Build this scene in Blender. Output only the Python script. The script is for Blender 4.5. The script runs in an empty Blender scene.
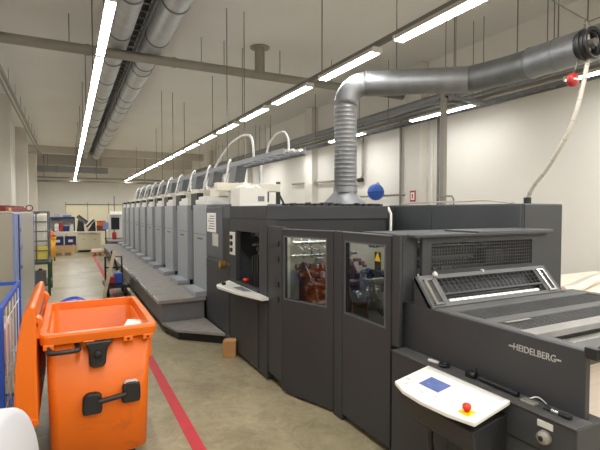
import bpy, bmesh, math, random
from mathutils import Vector, Matrix
random.seed(7)
PI = math.pi
scene = bpy.context.scene
COL = scene.collection

# ------------------------------------------------------------------ materials
def lin(c):
    c = c / 255.0
    return c / 12.92 if c <= 0.04045 else ((c + 0.055) / 1.055) ** 2.4
def rgb(r, g, b): return (lin(r), lin(g), lin(b), 1.0)

def mat(name, col, rough=0.5, metal=0.0, var=0.10, scale=4.0, bump=0.0, bscale=60.0, rvar=0.08, spec=0.5, detail=5.0, stretch=None):
    m = bpy.data.materials.new(name); m.use_nodes = True
    nt = m.node_tree; N = nt.nodes; L = nt.links
    b = N['Principled BSDF']
    b.inputs['Metallic'].default_value = metal
    b.inputs['Specular IOR Level'].default_value = spec
    tc = N.new('ShaderNodeTexCoord')
    src = tc.outputs['Object']
    if stretch:
        mp = N.new('ShaderNodeMapping'); mp.inputs['Scale'].default_value = stretch
        L.new(src, mp.inputs['Vector']); src = mp.outputs['Vector']
    nz = N.new('ShaderNodeTexNoise'); nz.inputs['Scale'].default_value = scale; nz.inputs['Detail'].default_value = detail
    L.new(src, nz.inputs['Vector'])
    cr = N.new('ShaderNodeValToRGB')
    c = rgb(*col)
    cr.color_ramp.elements[0].position = 0.3; cr.color_ramp.elements[1].position = 0.7
    cr.color_ramp.elements[0].color = tuple(x * (1 - var) for x in c[:3]) + (1,)
    cr.color_ramp.elements[1].color = tuple(min(1, x * (1 + var)) for x in c[:3]) + (1,)
    L.new(nz.outputs['Fac'], cr.inputs['Fac']); L.new(cr.outputs['Color'], b.inputs['Base Color'])
    mr = N.new('ShaderNodeMapRange')
    mr.inputs['To Min'].default_value = max(0.02, rough - rvar); mr.inputs['To Max'].default_value = min(1, rough + rvar)
    L.new(nz.outputs['Fac'], mr.inputs['Value']); L.new(mr.outputs['Result'], b.inputs['Roughness'])
    if bump:
        n2 = N.new('ShaderNodeTexNoise'); n2.inputs['Scale'].default_value = bscale; n2.inputs['Detail'].default_value = 4
        L.new(src, n2.inputs['Vector'])
        bp = N.new('ShaderNodeBump'); bp.inputs['Strength'].default_value = bump; bp.inputs['Distance'].default_value = 0.01
        L.new(n2.outputs['Fac'], bp.inputs['Height']); L.new(bp.outputs['Normal'], b.inputs['Normal'])
    return m

def emit(name, col, strength):
    m = bpy.data.materials.new(name); m.use_nodes = True
    b = m.node_tree.nodes['Principled BSDF']
    b.inputs['Base Color'].default_value = rgb(*col)
    b.inputs['Emission Color'].default_value = rgb(*col)
    b.inputs['Emission Strength'].default_value = strength
    return m

def glass(name, tint=(235, 240, 238), fac=0.10):
    m = bpy.data.materials.new(name); m.use_nodes = True
    nt = m.node_tree; N = nt.nodes; L = nt.links
    N.remove(N['Principled BSDF'])
    t = N.new('ShaderNodeBsdfTransparent'); t.inputs['Color'].default_value = rgb(*tint)
    g = N.new('ShaderNodeBsdfGlossy'); g.inputs['Roughness'].default_value = 0.04
    x = N.new('ShaderNodeMixShader'); x.inputs['Fac'].default_value = fac
    L.new(t.outputs[0], x.inputs[1]); L.new(g.outputs[0], x.inputs[2])
    L.new(x.outputs[0], N['Material Output'].inputs['Surface'])
    return m

M = {}
M['ceiling'] = mat('ceiling_paint', (226, 224, 221), 0.95, var=0.03, scale=0.6)
M['wall'] = mat('wall_paint', (226, 222, 214), 0.9, var=0.03, scale=0.8)
M['pillar'] = mat('pillar_paint', (214, 209, 200), 0.85, var=0.03, scale=1.0)
M['beam'] = mat('beam_paint', (196, 190, 181), 0.9, var=0.04, scale=1.0)
M['dark'] = mat('charcoal_enamel', (59, 60, 62), 0.5, spec=0.3, var=0.07, scale=2.5, bump=0.03, bscale=300)
M['dark2'] = mat('charcoal_enamel_deep', (42, 42, 45), 0.45, var=0.08, scale=3)
M['cabinet'] = mat('graphite_enamel', (74, 77, 80), 0.4, var=0.12, scale=2.2, bump=0.02, bscale=200)
M['black'] = mat('black_plastic', (26, 26, 28), 0.42, var=0.15, scale=8)
M['rubber'] = mat('black_rubber', (22, 22, 23), 0.75, var=0.15, scale=8)
M['unit'] = mat('press_grey_enamel', (158, 162, 167), 0.42, var=0.03, scale=2)
M['unitside'] = mat('press_slate_enamel', (88, 92, 98), 0.5, var=0.05, scale=2)
M['white'] = mat('white_enamel', (226, 225, 219), 0.45, var=0.03, scale=3)
M['offwhite'] = mat('cream_enamel', (221, 216, 200), 0.5, var=0.04, scale=3)
M['greymotor'] = mat('grey_motor_casing', (104, 106, 108), 0.5, var=0.06, scale=5)
M['galv'] = mat('galvanised_steel', (146, 148, 151), 0.5, metal=0.75, var=0.10, scale=9, rvar=0.10)
M['galvdark'] = mat('galvanised_seam', (122, 124, 126), 0.5, metal=0.75, var=0.10, scale=9)
M['pipe'] = mat('painted_pipe_grey', (150, 146, 138), 0.5, metal=0.3, var=0.06, scale=5)
M['steel'] = mat('bright_steel', (196, 196, 194), 0.28, metal=0.9, var=0.06, scale=12)
M['chrome'] = mat('chrome', (225, 225, 225), 0.14, metal=1.0, var=0.02, scale=5)
M['wire'] = mat('steel_wire', (120, 116, 110), 0.5, metal=0.5, var=0.05, scale=5)
M['tread'] = mat('walkway_tread', (146, 141, 135), 0.6, var=0.16, scale=7, bump=0.3, bscale=90)
M['skirt'] = mat('walkway_skirt', (118, 118, 120), 0.55, var=0.10, scale=4)
M['orange'] = mat('orange_plastic', (228, 108, 6), 0.42, var=0.06, scale=3, bump=0.04, bscale=120)
M['bluesteel'] = mat('blue_powder_coat', (44, 84, 178), 0.4, var=0.06, scale=5)
M['bluepale'] = mat('pale_blue_enamel', (132, 146, 192), 0.35, var=0.05, scale=4)
M['bluebag'] = mat('blue_plastic_film', (58, 74, 160), 0.35, var=0.2, scale=9, bump=0.6, bscale=14)
M['blueball'] = mat('blue_vinyl', (42, 92, 186), 0.45, var=0.08, scale=5)
M['navy'] = mat('navy_enamel', (36, 48, 100), 0.5, var=0.10, scale=5)
M['beige'] = mat('beige_enamel', (158, 150, 128), 0.5, var=0.04, scale=2)
M['beige2'] = mat('grey_beige_enamel', (172, 166, 152), 0.5, var=0.04, scale=2)
M['redpaint'] = mat('red_enamel', (168, 40, 38), 0.45, var=0.12, scale=6)
M['darkred'] = mat('dusty_dark_red', (128, 46, 42), 0.6, var=0.15, scale=6)
M['redroll'] = mat('red_ink_roller', (98, 62, 58), 0.4, var=0.2, scale=12)
M['line'] = mat('red_floor_paint', (194, 52, 62), 0.5, var=0.12, scale=5, bump=0.05)
M['paper'] = mat('white_paper', (238, 236, 230), 0.85, var=0.02, scale=5)
M['paperside'] = mat('paper_pile_edges', (206, 194, 186), 0.9, var=0.05, scale=60, stretch=(0.05, 0.05, 1))
M['rollpaper'] = mat('paper_roll_white', (198, 199, 202), 0.75, var=0.015, scale=2)
M['rollend'] = mat('paper_roll_end', (222, 221, 218), 0.85, var=0.03, scale=30)
M['card'] = mat('brown_cardboard', (186, 142, 92), 0.85, var=0.08, scale=8)
M['wood'] = mat('raw_pallet_wood', (196, 160, 116), 0.8, var=0.16, scale=9, stretch=(1, 6, 6))
M['woodpale'] = mat('pale_board', (206, 192, 164), 0.7, var=0.06, scale=6)
M['yellow'] = mat('yellow_plastic', (232, 168, 24), 0.45, var=0.06, scale=4)
M['yellowpaint'] = mat('yellow_enamel', (244, 200, 20), 0.45, var=0.03, scale=4)
M['liquid'] = mat('yellow_liquid_in_plastic', (226, 208, 96), 0.4, var=0.06, scale=3)
M['translucent'] = mat('milky_plastic', (230, 226, 212), 0.5, var=0.03, scale=3)
M['green'] = mat('dark_green_enamel', (46, 70, 44), 0.5, var=0.10, scale=5)
M['cream'] = mat('cream_panel', (222, 214, 184), 0.6, var=0.03, scale=1.2)
M['creamgap'] = mat('cream_panel_edge', (168, 160, 140), 0.7, var=0.03, scale=2)
M['pink'] = mat('pale_pink_wrap', (226, 200, 190), 0.6, var=0.06, scale=6, bump=0.4, bscale=18)
M['hose'] = mat('ivory_hose', (182, 176, 164), 0.5, var=0.05, scale=10)
M['hosewhite'] = mat('white_hose', (228, 228, 226), 0.4, var=0.03, scale=10)
M['brass'] = mat('brass', (190, 150, 70), 0.3, metal=0.9, var=0.05, scale=10)
M['redbutton'] = mat('red_button', (214, 50, 28), 0.35, var=0.04, scale=10)
M['screen'] = mat('blue_display', (98, 114, 166), 0.25, var=0.12, scale=30)
M['darkscreen'] = mat('dark_display', (44, 48, 54), 0.2, var=0.10, scale=6)
M['label'] = mat('pale_nameplate', (198, 196, 190), 0.5, var=0.05, scale=40)
M['letter'] = mat('silver_lettering', (176, 176, 174), 0.4, metal=0.2, var=0.03, scale=40)
M['print'] = mat('grey_print', (120, 122, 124), 0.7, var=0.10, scale=40)
M['ledge'] = mat('scuffed_dark_metal', (80, 80, 80), 0.6, var=0.2, scale=14, bump=0.1, bscale=80)
M['frame'] = mat('worn_grey_frame', (86, 86, 85), 0.6, var=0.12, scale=9, bump=0.05)
M['barlight'] = mat('worn_pale_bar', (136, 134, 130), 0.6, var=0.12, scale=9)
M['glass'] = glass('guard_window_glass', (232, 236, 234), 0.045)
M['tube'] = emit('lit_tube_diffuser', (250, 250, 248), 30.0)
M['housing'] = mat('light_housing', (186, 182, 174), 0.5, metal=0.2, var=0.04, scale=5)

M['galvbright'] = mat('bright_galvanised_steel', (192, 194, 197), 0.42, metal=0.7, var=0.10, scale=7, rvar=0.1)
def grimy(m):
    nt = m.node_tree; N = nt.nodes; L = nt.links; b = N['Principled BSDF']
    src = b.inputs['Base Color'].links[0].from_socket
    tc = N.new('ShaderNodeTexCoord'); n = N.new('ShaderNodeTexNoise'); n.inputs['Scale'].default_value = 4.2; n.inputs['Detail'].default_value = 9; n.inputs['Roughness'].default_value = .7; n.inputs['Distortion'].default_value = .8
    L.new(tc.outputs['Object'], n.inputs['Vector'])
    r = N.new('ShaderNodeValToRGB'); r.color_ramp.elements[0].position = .56; r.color_ramp.elements[0].color = (0, 0, 0, 1); r.color_ramp.elements[1].position = .74; r.color_ramp.elements[1].color = (.62, .62, .62, 1)
    L.new(n.outputs['Fac'], r.inputs['Fac'])
    x = N.new('ShaderNodeMix'); x.data_type = 'RGBA'; L.new(r.outputs['Color'], x.inputs['Factor']); L.new(src, x.inputs['A']); x.inputs['B'].default_value = rgb(122, 70, 36)
    L.new(x.outputs['Result'], b.inputs['Base Color'])
M['orangeworn'] = mat('scuffed_orange_plastic', (222, 104, 6), 0.45, var=0.06, scale=3, bump=0.04, bscale=120)
grimy(M['orangeworn'])

def floor_mat():
    m = bpy.data.materials.new('worn_concrete_floor'); m.use_nodes = True
    nt = m.node_tree; N = nt.nodes; L = nt.links; b = N['Principled BSDF']
    tc = N.new('ShaderNodeTexCoord')
    def noise(s, d, r=0.55, dist=0.0):
        n = N.new('ShaderNodeTexNoise'); n.inputs['Scale'].default_value = s; n.inputs['Detail'].default_value = d
        n.inputs['Roughness'].default_value = r; n.inputs['Distortion'].default_value = dist
        L.new(tc.outputs['Object'], n.inputs['Vector']); return n
    n1 = noise(0.9, 8, 0.65, 0.6); n2 = noise(6, 10, 0.78, 1.6); n3 = noise(60, 3)
    cr = N.new('ShaderNodeValToRGB'); e = cr.color_ramp.elements
    e[0].position = 0.30; e[0].color = rgb(136, 126, 100)
    e[1].position = 0.72; e[1].color = rgb(188, 178, 148)
    L.new(n1.outputs['Fac'], cr.inputs['Fac'])
    cr2 = N.new('ShaderNodeValToRGB'); e = cr2.color_ramp.elements
    e[0].position = 0.33; e[0].color = (0.60, 0.58, 0.53, 1); e[1].position = 0.60; e[1].color = (1.10, 1.09, 1.05, 1)
    L.new(n2.outputs['Fac'], cr2.inputs['Fac'])
    mx = N.new('ShaderNodeMix'); mx.data_type = 'RGBA'; mx.blend_type = 'MULTIPLY'; mx.inputs['Factor'].default_value = 0.75
    L.new(cr.outputs['Color'], mx.inputs['A']); L.new(cr2.outputs['Color'], mx.inputs['B'])
    L.new(mx.outputs['Result'], b.inputs['Base Color'])
    mr = N.new('ShaderNodeMapRange'); mr.inputs['To Min'].default_value = 0.24; mr.inputs['To Max'].default_value = 0.55
    L.new(n2.outputs['Fac'], mr.inputs['Value']); L.new(mr.outputs['Result'], b.inputs['Roughness'])
    bp = N.new('ShaderNodeBump'); bp.inputs['Strength'].default_value = 0.06; bp.inputs['Distance'].default_value = 0.01
    L.new(n3.outputs['Fac'], bp.inputs['Height']); L.new(bp.outputs['Normal'], b.inputs['Normal'])
    return m
M['floor'] = floor_mat()

# ------------------------------------------------------------------ mesh builder (world coordinates)
class B:
    def __init__(s, rot=0.0, about=(0, 0, 0)):
        s.bm = bmesh.new(); s.T = Matrix.Translation(Vector(about)) @ Matrix.Rotation(rot, 4, 'Z') @ Matrix.Translation(-Vector(about)) if rot else None
    def _v(s, p):
        p = Vector(p); return s.bm.verts.new(s.T @ p if s.T else p)
    def quad(s, ps, smooth=False):
        f = s.bm.faces.new([s._v(p) for p in ps]); f.smooth = smooth; return f
    def box(s, x0, x1, y0, y1, z0, z1, bev=0.0, seg=2):
        t = bmesh.new()
        v = [t.verts.new(p) for p in ((x0,y0,z0),(x1,y0,z0),(x1,y1,z0),(x0,y1,z0),(x0,y0,z1),(x1,y0,z1),(x1,y1,z1),(x0,y1,z1))]
        for q in ((3,2,1,0),(4,5,6,7),(0,1,5,4),(1,2,6,5),(2,3,7,6),(3,0,4,7)): t.faces.new([v[i] for i in q])
        if bev > 0: bmesh.ops.bevel(t, geom=t.edges[:], offset=bev, segments=seg, affect='EDGES', profile=0.5)
        s._merge(t); return s
    def _merge(s, t):
        t.verts.index_update()
        vm = [s._v(v.co) for v in t.verts]
        for f in t.faces:
            nf = s.bm.faces.new([vm[v.index] for v in f.verts]); nf.smooth = f.smooth
        t.free()
    def prism(s, pts, axis, a, b, bev=0.0):
        # pts: 2D outline in the two other axes (order x,y,z without `axis`)
        def P(p, w):
            return {'x': (w, p[0], p[1]), 'y': (p[0], w, p[1]), 'z': (p[0], p[1], w)}[axis]
        t = bmesh.new()
        A = [t.verts.new(P(p, a)) for p in pts]; C = [t.verts.new(P(p, b)) for p in pts]
        n = len(pts)
        t.faces.new(A); t.faces.new(C[::-1])
        for i in range(n): t.faces.new((A[i], C[i], C[(i+1) % n], A[(i+1) % n]))
        bmesh.ops.recalc_face_normals(t, faces=t.faces[:])
        if bev > 0: bmesh.ops.bevel(t, geom=t.edges[:], offset=bev, segments=2, affect='EDGES', profile=0.5)
        s._merge(t); return s
    def cyl(s, p, q, r, n=16, r2=None, caps=True):
        p = Vector(p); q = Vector(q); r2 = r if r2 is None else r2
        d = (q - p).normalized(); u = d.orthogonal().normalized(); w = d.cross(u)
        a = [s._v(p + (u*math.cos(2*PI*i/n) + w*math.sin(2*PI*i/n))*r) for i in range(n)]
        b = [s._v(q + (u*math.cos(2*PI*i/n) + w*math.sin(2*PI*i/n))*r2) for i in range(n)]
        for i in range(n):
            f = s.bm.faces.new((a[i], a[(i+1)%n], b[(i+1)%n], b[i])); f.smooth = True
        if caps:
            for c, rr, fl in ((p, r, True), (q, r2, False)):
                if rr > 1e-5:
                    vs = [s._v(c + (u*math.cos(2*PI*i/n) + w*math.sin(2*PI*i/n))*rr) for i in range(n)]
                    s.bm.faces.new(vs[::-1] if fl else vs)
        return s
    def tube(s, pts, r, n=8, closed=False):
        pts = [Vector(p) for p in pts]; rings = []; prev = None; K = len(pts)
        for i, p in enumerate(pts):
            if closed: d = (pts[(i+1)%K] - pts[i-1]).normalized()
            else: d = (pts[min(i+1, K-1)] - pts[max(i-1, 0)]).normalized()
            if prev is None: u = d.orthogonal().normalized()
            else:
                u = prev - d*prev.dot(d)
                u = u.normalized() if u.length > 1e-6 else d.orthogonal().normalized()
            prev = u; w = d.cross(u)
            rings.append([s._v(p + (u*math.cos(2*PI*k/n) + w*math.sin(2*PI*k/n))*r) for k in range(n)])
        for i in range(K if closed else K-1):
            a, b = rings[i], rings[(i+1)%K]
            for k in range(n):
                f = s.bm.faces.new((a[k], a[(k+1)%n], b[(k+1)%n], b[k])); f.smooth = True
        if not closed:
            s.bm.faces.new(rings[0][::-1]); s.bm.faces.new(rings[-1])
        return s
    def lathe(s, prof, c, n=24, axis='z'):
        c = Vector(c); rings = []
        for r, h in prof:
            ring = []
            for i in range(n):
                a = 2*PI*i/n
                v = {'z': Vector((r*math.cos(a), r*math.sin(a), h)), 'x': Vector((h, r*math.cos(a), r*math.sin(a))), 'y': Vector((r*math.sin(a), h, r*math.cos(a)))}[axis]
                ring.append(s._v(c + v))
            rings.append(ring)
        for i in range(len(rings)-1):
            for k in range(n):
                f = s.bm.faces.new((rings[i][k], rings[i][(k+1)%n], rings[i+1][(k+1)%n], rings[i+1][k])); f.smooth = True
        if prof[0][0] > 1e-4: s.bm.faces.new(rings[0][::-1])
        if prof[-1][0] > 1e-4: s.bm.faces.new(rings[-1])
        return s
    def bar(s, p, q, w, h, up=(0, 0, 1)):
        p = Vector(p); q = Vector(q); d = (q-p).normalized(); up = Vector(up)
        u = d.cross(up); u = (u.normalized() if u.length > 1e-5 else d.orthogonal().normalized())*w/2; v = d.cross(u).normalized()*h/2
        a = [p+u+v, p-u+v, p-u-v, p+u-v]; b = [x+(q-p) for x in a]
        A = [s._v(x) for x in a]; C = [s._v(x) for x in b]
        s.bm.faces.new(A); s.bm.faces.new(C[::-1])
        for i in range(4): s.bm.faces.new((A[i], C[i], C[(i+1)%4], A[(i+1)%4]))
        return s

def wpos(o):
    p = Vector((0, 0, 0))
    while o is not None: p = p + o.location; o = o.parent
    return p
SPLIT = set('bolt_hole hanger coupling end_cap flange gripper hinge latch lettering_dash lifting_bolt rim_lug riser_pipe side_panel side_rib slope_cheek tie handle_pad rail'.split())
def islands(bm):
    bm.verts.index_update(); par = list(range(len(bm.verts)))
    def find(i):
        while par[i] != i: par[i] = par[par[i]]; i = par[i]
        return i
    for e in bm.edges: par[find(e.verts[0].index)] = find(e.verts[1].index)
    g = {}
    for v in bm.verts: g.setdefault(find(v.index), []).append(v)
    L = []
    for vs in g.values():
        L.append([[min(v.co[i] for v in vs)-.004 for i in range(3)], [max(v.co[i] for v in vs)+.004 for i in range(3)], vs])
    done = False
    while not done:
        done = True
        for i in range(len(L)):
            for j in range(i+1, len(L)):
                a, c = L[i], L[j]
                if all(a[0][k] <= c[1][k] and c[0][k] <= a[1][k] for k in range(3)):
                    L[i] = [[min(a[0][k], c[0][k]) for k in range(3)], [max(a[1][k], c[1][k]) for k in range(3)], a[2]+c[2]]; L.pop(j); done = False; break
            if not done: break
    return [x[2] for x in L]
def obj(name, b, m, parent=None, origin=None, label=None):
    if name in SPLIT and parent is not None:
        groups = islands(b.bm)
        if len(groups) > 1:
            first = None
            for vs in groups:
                nb = B(); mp = {v: nb.bm.verts.new(v.co) for v in vs}
                for f in b.bm.faces:
                    if f.verts[0] in mp: nf = nb.bm.faces.new([mp[v] for v in f.verts]); nf.smooth = f.smooth
                o = obj1(name, nb, m, parent, origin, label); first = first or o
            b.bm.free(); return first
    return obj1(name, b, m, parent, origin, label)
def obj1(name, b, m, parent=None, origin=None, label=None):
    me = bpy.data.meshes.new(name)
    bmesh.ops.recalc_face_normals(b.bm, faces=b.bm.faces[:])
    off = wpos(parent) if parent is not None else Vector(origin or (0, 0, 0))
    bmesh.ops.translate(b.bm, verts=b.bm.verts[:], vec=-off)
    b.bm.to_mesh(me); b.bm.free()
    o = bpy.data.objects.new(name, me); COL.objects.link(o)
    me.materials.append(M[m] if isinstance(m, str) else m)
    if parent is not None: o.parent = parent
    else: o.location = off
    if label: o['label'] = label
    return o
def tag(o, label, cat, group=None):
    o['label'] = label; o['category'] = cat
    if group: o['group'] = group
    return o
def thing(name, label, cat, loc=(0, 0, 0), group=None):
    o = bpy.data.objects.new(name, None); COL.objects.link(o); o.location = loc; o.empty_display_size = 0.1
    return tag(o, label, cat, group)
def struct(name, b, m):
    o = obj(name, b, m); o['kind'] = 'structure'; return o
def dup(root, loc, label, group=None):
    r = root.copy(); COL.objects.link(r); r.location = loc; r['label'] = label
    if group: r['group'] = group
    for ch in list(root.children):
        c = ch.copy(); COL.objects.link(c); c.parent = r
        for g in list(ch.children):
            d = g.copy(); COL.objects.link(d); d.parent = c
    return r
ORD = ['first','second','third','fourth','fifth','sixth','seventh','eighth','ninth','tenth','eleventh','twelfth','thirteenth','fourteenth','fifteenth','sixteenth','seventeenth','eighteenth','nineteenth','twentieth','twenty-first','twenty-second']
def arc(c, r, a0, a1, n, plane='xz'):
    out = []
    for i in range(n+1):
        a = a0 + (a1-a0)*i/n; x, y = r*math.cos(a), r*math.sin(a)
        out.append((c[0]+x, c[1], c[2]+y) if plane == 'xz' else (c[0], c[1]+x, c[2]+y) if plane == 'yz' else (c[0]+x, c[1]+y, c[2]))
    return out
def spline(pts, n=8):
    P = [Vector(p) for p in pts]; P = [P[0]*2-P[1]] + P + [P[-1]*2-P[-2]]; out = []
    for i in range(1, len(P)-2):
        a, b, c, d = P[i-1], P[i], P[i+1], P[i+2]
        for k in range(n):
            t = k/n
            out.append(0.5*((2*b) + (c-a)*t + (2*a-5*b+4*c-d)*t*t + (3*b-a-3*c+d)*t*t*t))
    out.append(P[-2]); return out

# ------------------------------------------------------------------ the hall
CEIL, XL, XR, YF, YB = 5.0, -1.85, 7.2, 32.0, -4.0
struct('floor', B().box(XL-.2, XR+.2, YB-.2, YF+.2, -0.2, 0), 'floor')
struct('ceiling', B().box(XL-.2, XR+.2, YB-.2, YF+.2, CEIL, CEIL+.2), 'ceiling')
struct('wall_left', B().box(XL-.2, XL, YB, YF, 0, CEIL), 'wall')
struct('wall_right', B().box(XR, XR+.2, YB, YF, 0, CEIL), 'wall')
struct('wall_far', B().box(XL-.2, XR+.2, YF, YF+.2, 0, CEIL), 'wall')
struct('wall_rear', B().box(XL-.2, XR+.2, YB-.2, YB, 0, CEIL), 'wall')
for y in (3.4, 9.3, 15.3, 21.2, 27.1):
    struct('pillar_left', B().box(XL, -1.45, y, y+.42, 0, CEIL, 0.01), 'pillar')
for y in (2.2, 7.72, 12.75, 18.6, 24.5):
    struct('pillar_right', B().box(6.98, XR, y, y+.5, 0, CEIL, 0.01), 'pillar')
for y, z0 in ((26.6, 4.62), (29.4, 4.3)):
    struct('beam', B().box(XL, XR, y, y+.35, z0, CEIL), 'beam')
# dado line of the floor: the painted red aisle marking
struct('floor_marking', B().box(0.755, 0.845, 0.6, 24.0, 0.0, 0.0025), 'line')

# ------------------------------------------------------------------ lights
def tube_proto(name, label, cat, group, L, x, y, z, w):
    t = thing(name, label, cat, (x, y, z), group)
    b = B(); b.prism([(x-w, z), (x-w*.75, z+.055), (x+w*.75, z+.055), (x+w, z)], 'y', y, y+L)
    obj('housing', b, 'housing', t)
    d = B(); d.prism([(x-w*.92, z), (x-w*.86, z-.012), (x+w*.86, z-.012), (x+w*.92, z)], 'y', y+.02, y+L-.02)
    obj('diffuser', d, 'tube', t)
    e = B(); e.box(x-w, x+w, y-.012, y+.02, z-.014, z+.05); e.box(x-w, x+w, y+L-.02, y+L+.012, z-.014, z+.05)
    obj('end_cap', e, 'white', t)
    return t
ZL = 3.53
def light_row(x, y0, period, L, n, what, group, w):
    p = None
    for k in range(n):
        lab = '%s lit tube light from the camera in the %s' % (ORD[k], what)
        if p is None: p = tube_proto('ceiling_light', lab, 'ceiling light', group, L, x, y0, ZL, w)
        else: dup(p, (x, y0+period*k, ZL), lab)
light_row(3.2, 2.64, 1.63, 1.27, 17, 'long row above the printing press', 'tube lights above the press', 0.06)
light_row(0.36, 2.66, 1.625, 1.58, 17, 'unbroken row beside the ceiling ducts', 'tube lights above the aisle', 0.045)
light_row(6.3, 2.38, 3.25, 1.62, 9, 'row along the right wall', 'tube lights along the right wall', 0.06)
def trunking(x, y0, y1, label, rods, n_rod='rod'):
    t = thing('light_rail', label, 'light rail', (x, y0, ZL))
    obj('channel', B().box(x-.03, x+.03, y0, y1, ZL+.057, ZL+.11, 0.004), 'wire', t)
    for y in rods: obj('rod', B().cyl((x, y, ZL+.1), (x, y, CEIL), 0.008, 8), 'wire', t)
    return t
trunking(3.2, YB+.1, 30.4, 'long grey rail carrying the tube lights above the press', [2.2, 5.55, 8.8, 10.95, 14, 19, 25])
trunking(0.36, YB+.1, 30.4, 'long grey rail carrying the unbroken tube lights by the ducts', [1.2, 5.2, 7.6, 10.6, 13, 16, 19, 22, 25, 28])
trunking(6.3, YB+.1, 30.4, 'grey rail carrying the tube lights along the right wall', [1.5, 4.8, 8.0, 11.3, 14.5, 17.8, 21, 24, 28])
def lamp(x, y, L, pw):
    l = bpy.data.lights.new('tube_lamp', 'AREA'); l.shape = 'RECTANGLE'; l.size = 0.15; l.size_y = L; l.energy = pw; l.color = (1, .985, .96)
    o = bpy.data.objects.new('tube_lamp', l); COL.objects.link(o); o.location = (x, y, ZL); return o
for x, pw in ((3.2, 95), (0.36, 80), (6.3, 120)): lamp(x, -0.6, 5.6, pw)

# ------------------------------------------------------------------ ducts and pipes
def duct(x, z, r, label, rods):
    t = thing('ventilation_duct', label, 'duct', (x, YB+.1, z))
    y = YB + .1; k = 0
    while y < 27.5:
        y2 = min(y+1.5, 27.9)
        obj('duct_section', B().cyl((x, y+.004, z), (x, y2-.004, z), r, 28), 'galvbright', t)
        obj('collar', B().cyl((x, y2-.025, z), (x, y2+.025, z), r+.008, 28), 'galvdark', t)
        y = y2
    for yy in rods:
        b = B(); b.tube(arc((x, yy, z), r+.006, 0, 2*PI*31/32, 31), 0.008, 6, True); b.cyl((x, yy, z+r), (x, yy, CEIL), .008, 8)
        obj('hanger', b, 'wire', t)
duct(0.81, 4.70, 0.185, 'inner silver ceiling duct running right beside the unbroken light row', [1, 5, 9.6, 13, 17, 21, 25])
duct(1.41, 4.70, 0.20, 'outer silver ceiling duct, second one over from the unbroken light row', [1.4, 5.4, 10, 13.4, 17.4, 21.4, 25.4])
# far cross duct
t = thing('rectangular_duct', 'pale box-shaped duct crossing the far end of the hall', 'duct', (0, 28.2, 3.8))
obj('casing', B().box(-1.6, 2.05, 28.2, 28.7, 3.80, 4.12, .01), 'galv', t)
b = B()
for x in (-.6, .4, 1.4): b.box(x, x+.04, 28.18, 28.72, 3.78, 4.14)
obj('flange', b, 'galvdark', t)
b = B()
for x in (-1.0, 1.7): b.cyl((x, 28.45, 4.1), (x, 28.45, CEIL), .01, 8)
obj('hanger', b, 'wire', t)
for z, y, r, lab in ((3.52, 28.9, .05, 'thin pipe under the box-shaped duct at the far end'), (3.34, 29.2, .06, 'lowest grey pipe crossing the far end of the hall')):
    t = thing('cross_pipe', lab, 'pipe', (0, y, z))
    obj('pipe_run', B().cyl((XL+.01, y, z), (XR-.01, y, z), r, 14), 'pipe', t)
    b = B()
    for x in (-1.2, 1.5, 4.2): b.cyl((x, y, z), (x, y, CEIL), .008, 6)
    obj('hanger', b, 'wire', t)
# near cross pipe with stub
t = thing('cross_pipe', 'grey pipe crossing the hall below the ceiling ducts', 'pipe', (0, 8.6, 4.44))
obj('pipe_run', B().cyl((XL+.01, 8.6, 4.44), (XR-.01, 8.6, 4.44), .085, 20), 'pipe', t)
obj('riser', B().cyl((3.5, 8.6, 4.44), (3.5, 8.6, CEIL), .10, 20), 'pipe', t, label='short vertical riser to the ceiling')
obj('flange', B().cyl((3.5, 8.6, CEIL-.02), (3.5, 8.6, CEIL), .2, 20), 'pipe', t)
b = B()
for x in (-1.0, 0.05, 2.3, 2.75, 3.95, 5.2): b.cyl((x, 8.6, 4.5), (x, 8.6, CEIL), .007, 6)
obj('hanger', b, 'wire', t)
b = B()
for x in (0.3, 1.75, 4.6): b.cyl((x, 8.6, 4.44), (x+.06, 8.6, 4.44), .095, 20)
obj('coupling', b, 'pipe', t)
# left pipe near the wall
t = thing('wall_pipe', 'thin pipe along the left wall hung on rods below the ceiling', 'pipe', (-1.2, 0, 4.6))
obj('pipe_run', B().cyl((-1.2, YB+.05, 4.6), (-1.2, 28, 4.6), .04, 12), 'pipe', t)
obj('flat_bar', B().box(-1.3, -1.27, YB+.05, 28, 4.50, 4.56), 'pipe', t)
for y in [6.5+1.5*i for i in range(12)]: obj('rod', B().cyl((-1.2, y, 4.6), (-1.2, y, CEIL), .006, 6), 'wire', t)

# big spiral duct on the right
t = thing('spiral_duct', 'large silver spiral duct rising from the press and bending to the right wall', 'duct', (3.22, 4.97, 1.75))
vx, vy, zr, r = 3.22, 4.97, 3.30, .145
prof = []; z = 1.98
while z < 3.08:
    prof += [(r, z-1.75), (r, z+.040-1.75), (r+.006, z+.046-1.75), (r, z+.052-1.75)]; z += .055
obj('riser', B().lathe(prof, (vx, vy, 1.75), 28), 'galv', t)
b = B(); b.lathe([(.33, 0), (.33, .04), (.16, .20), (.155, .27)], (vx, vy, 1.745), 4)
b.cyl((vx, vy, 1.93), (vx, vy, 2.0), r+.012, 28)
obj('flared_foot', b, 'galv', t)
d1 = Vector((4.62-vx, 3.92-vy, 0)).normalized()
pts = [Vector((vx, vy, 3.06))]
for i in range(1, 7):
    a = i/6*PI/2; pts.append(Vector((vx, vy, 3.06)) + d1*(.26*(1-math.cos(a))) + Vector((0, 0, .26*math.sin(a))))
obj('elbow', B().tube(pts, .152, 24), 'galv', t)
e0 = pts[-1]; e1 = Vector((4.45, e0.y + (4.45-e0.x)*d1.y/d1.x, e0.z))
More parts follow.
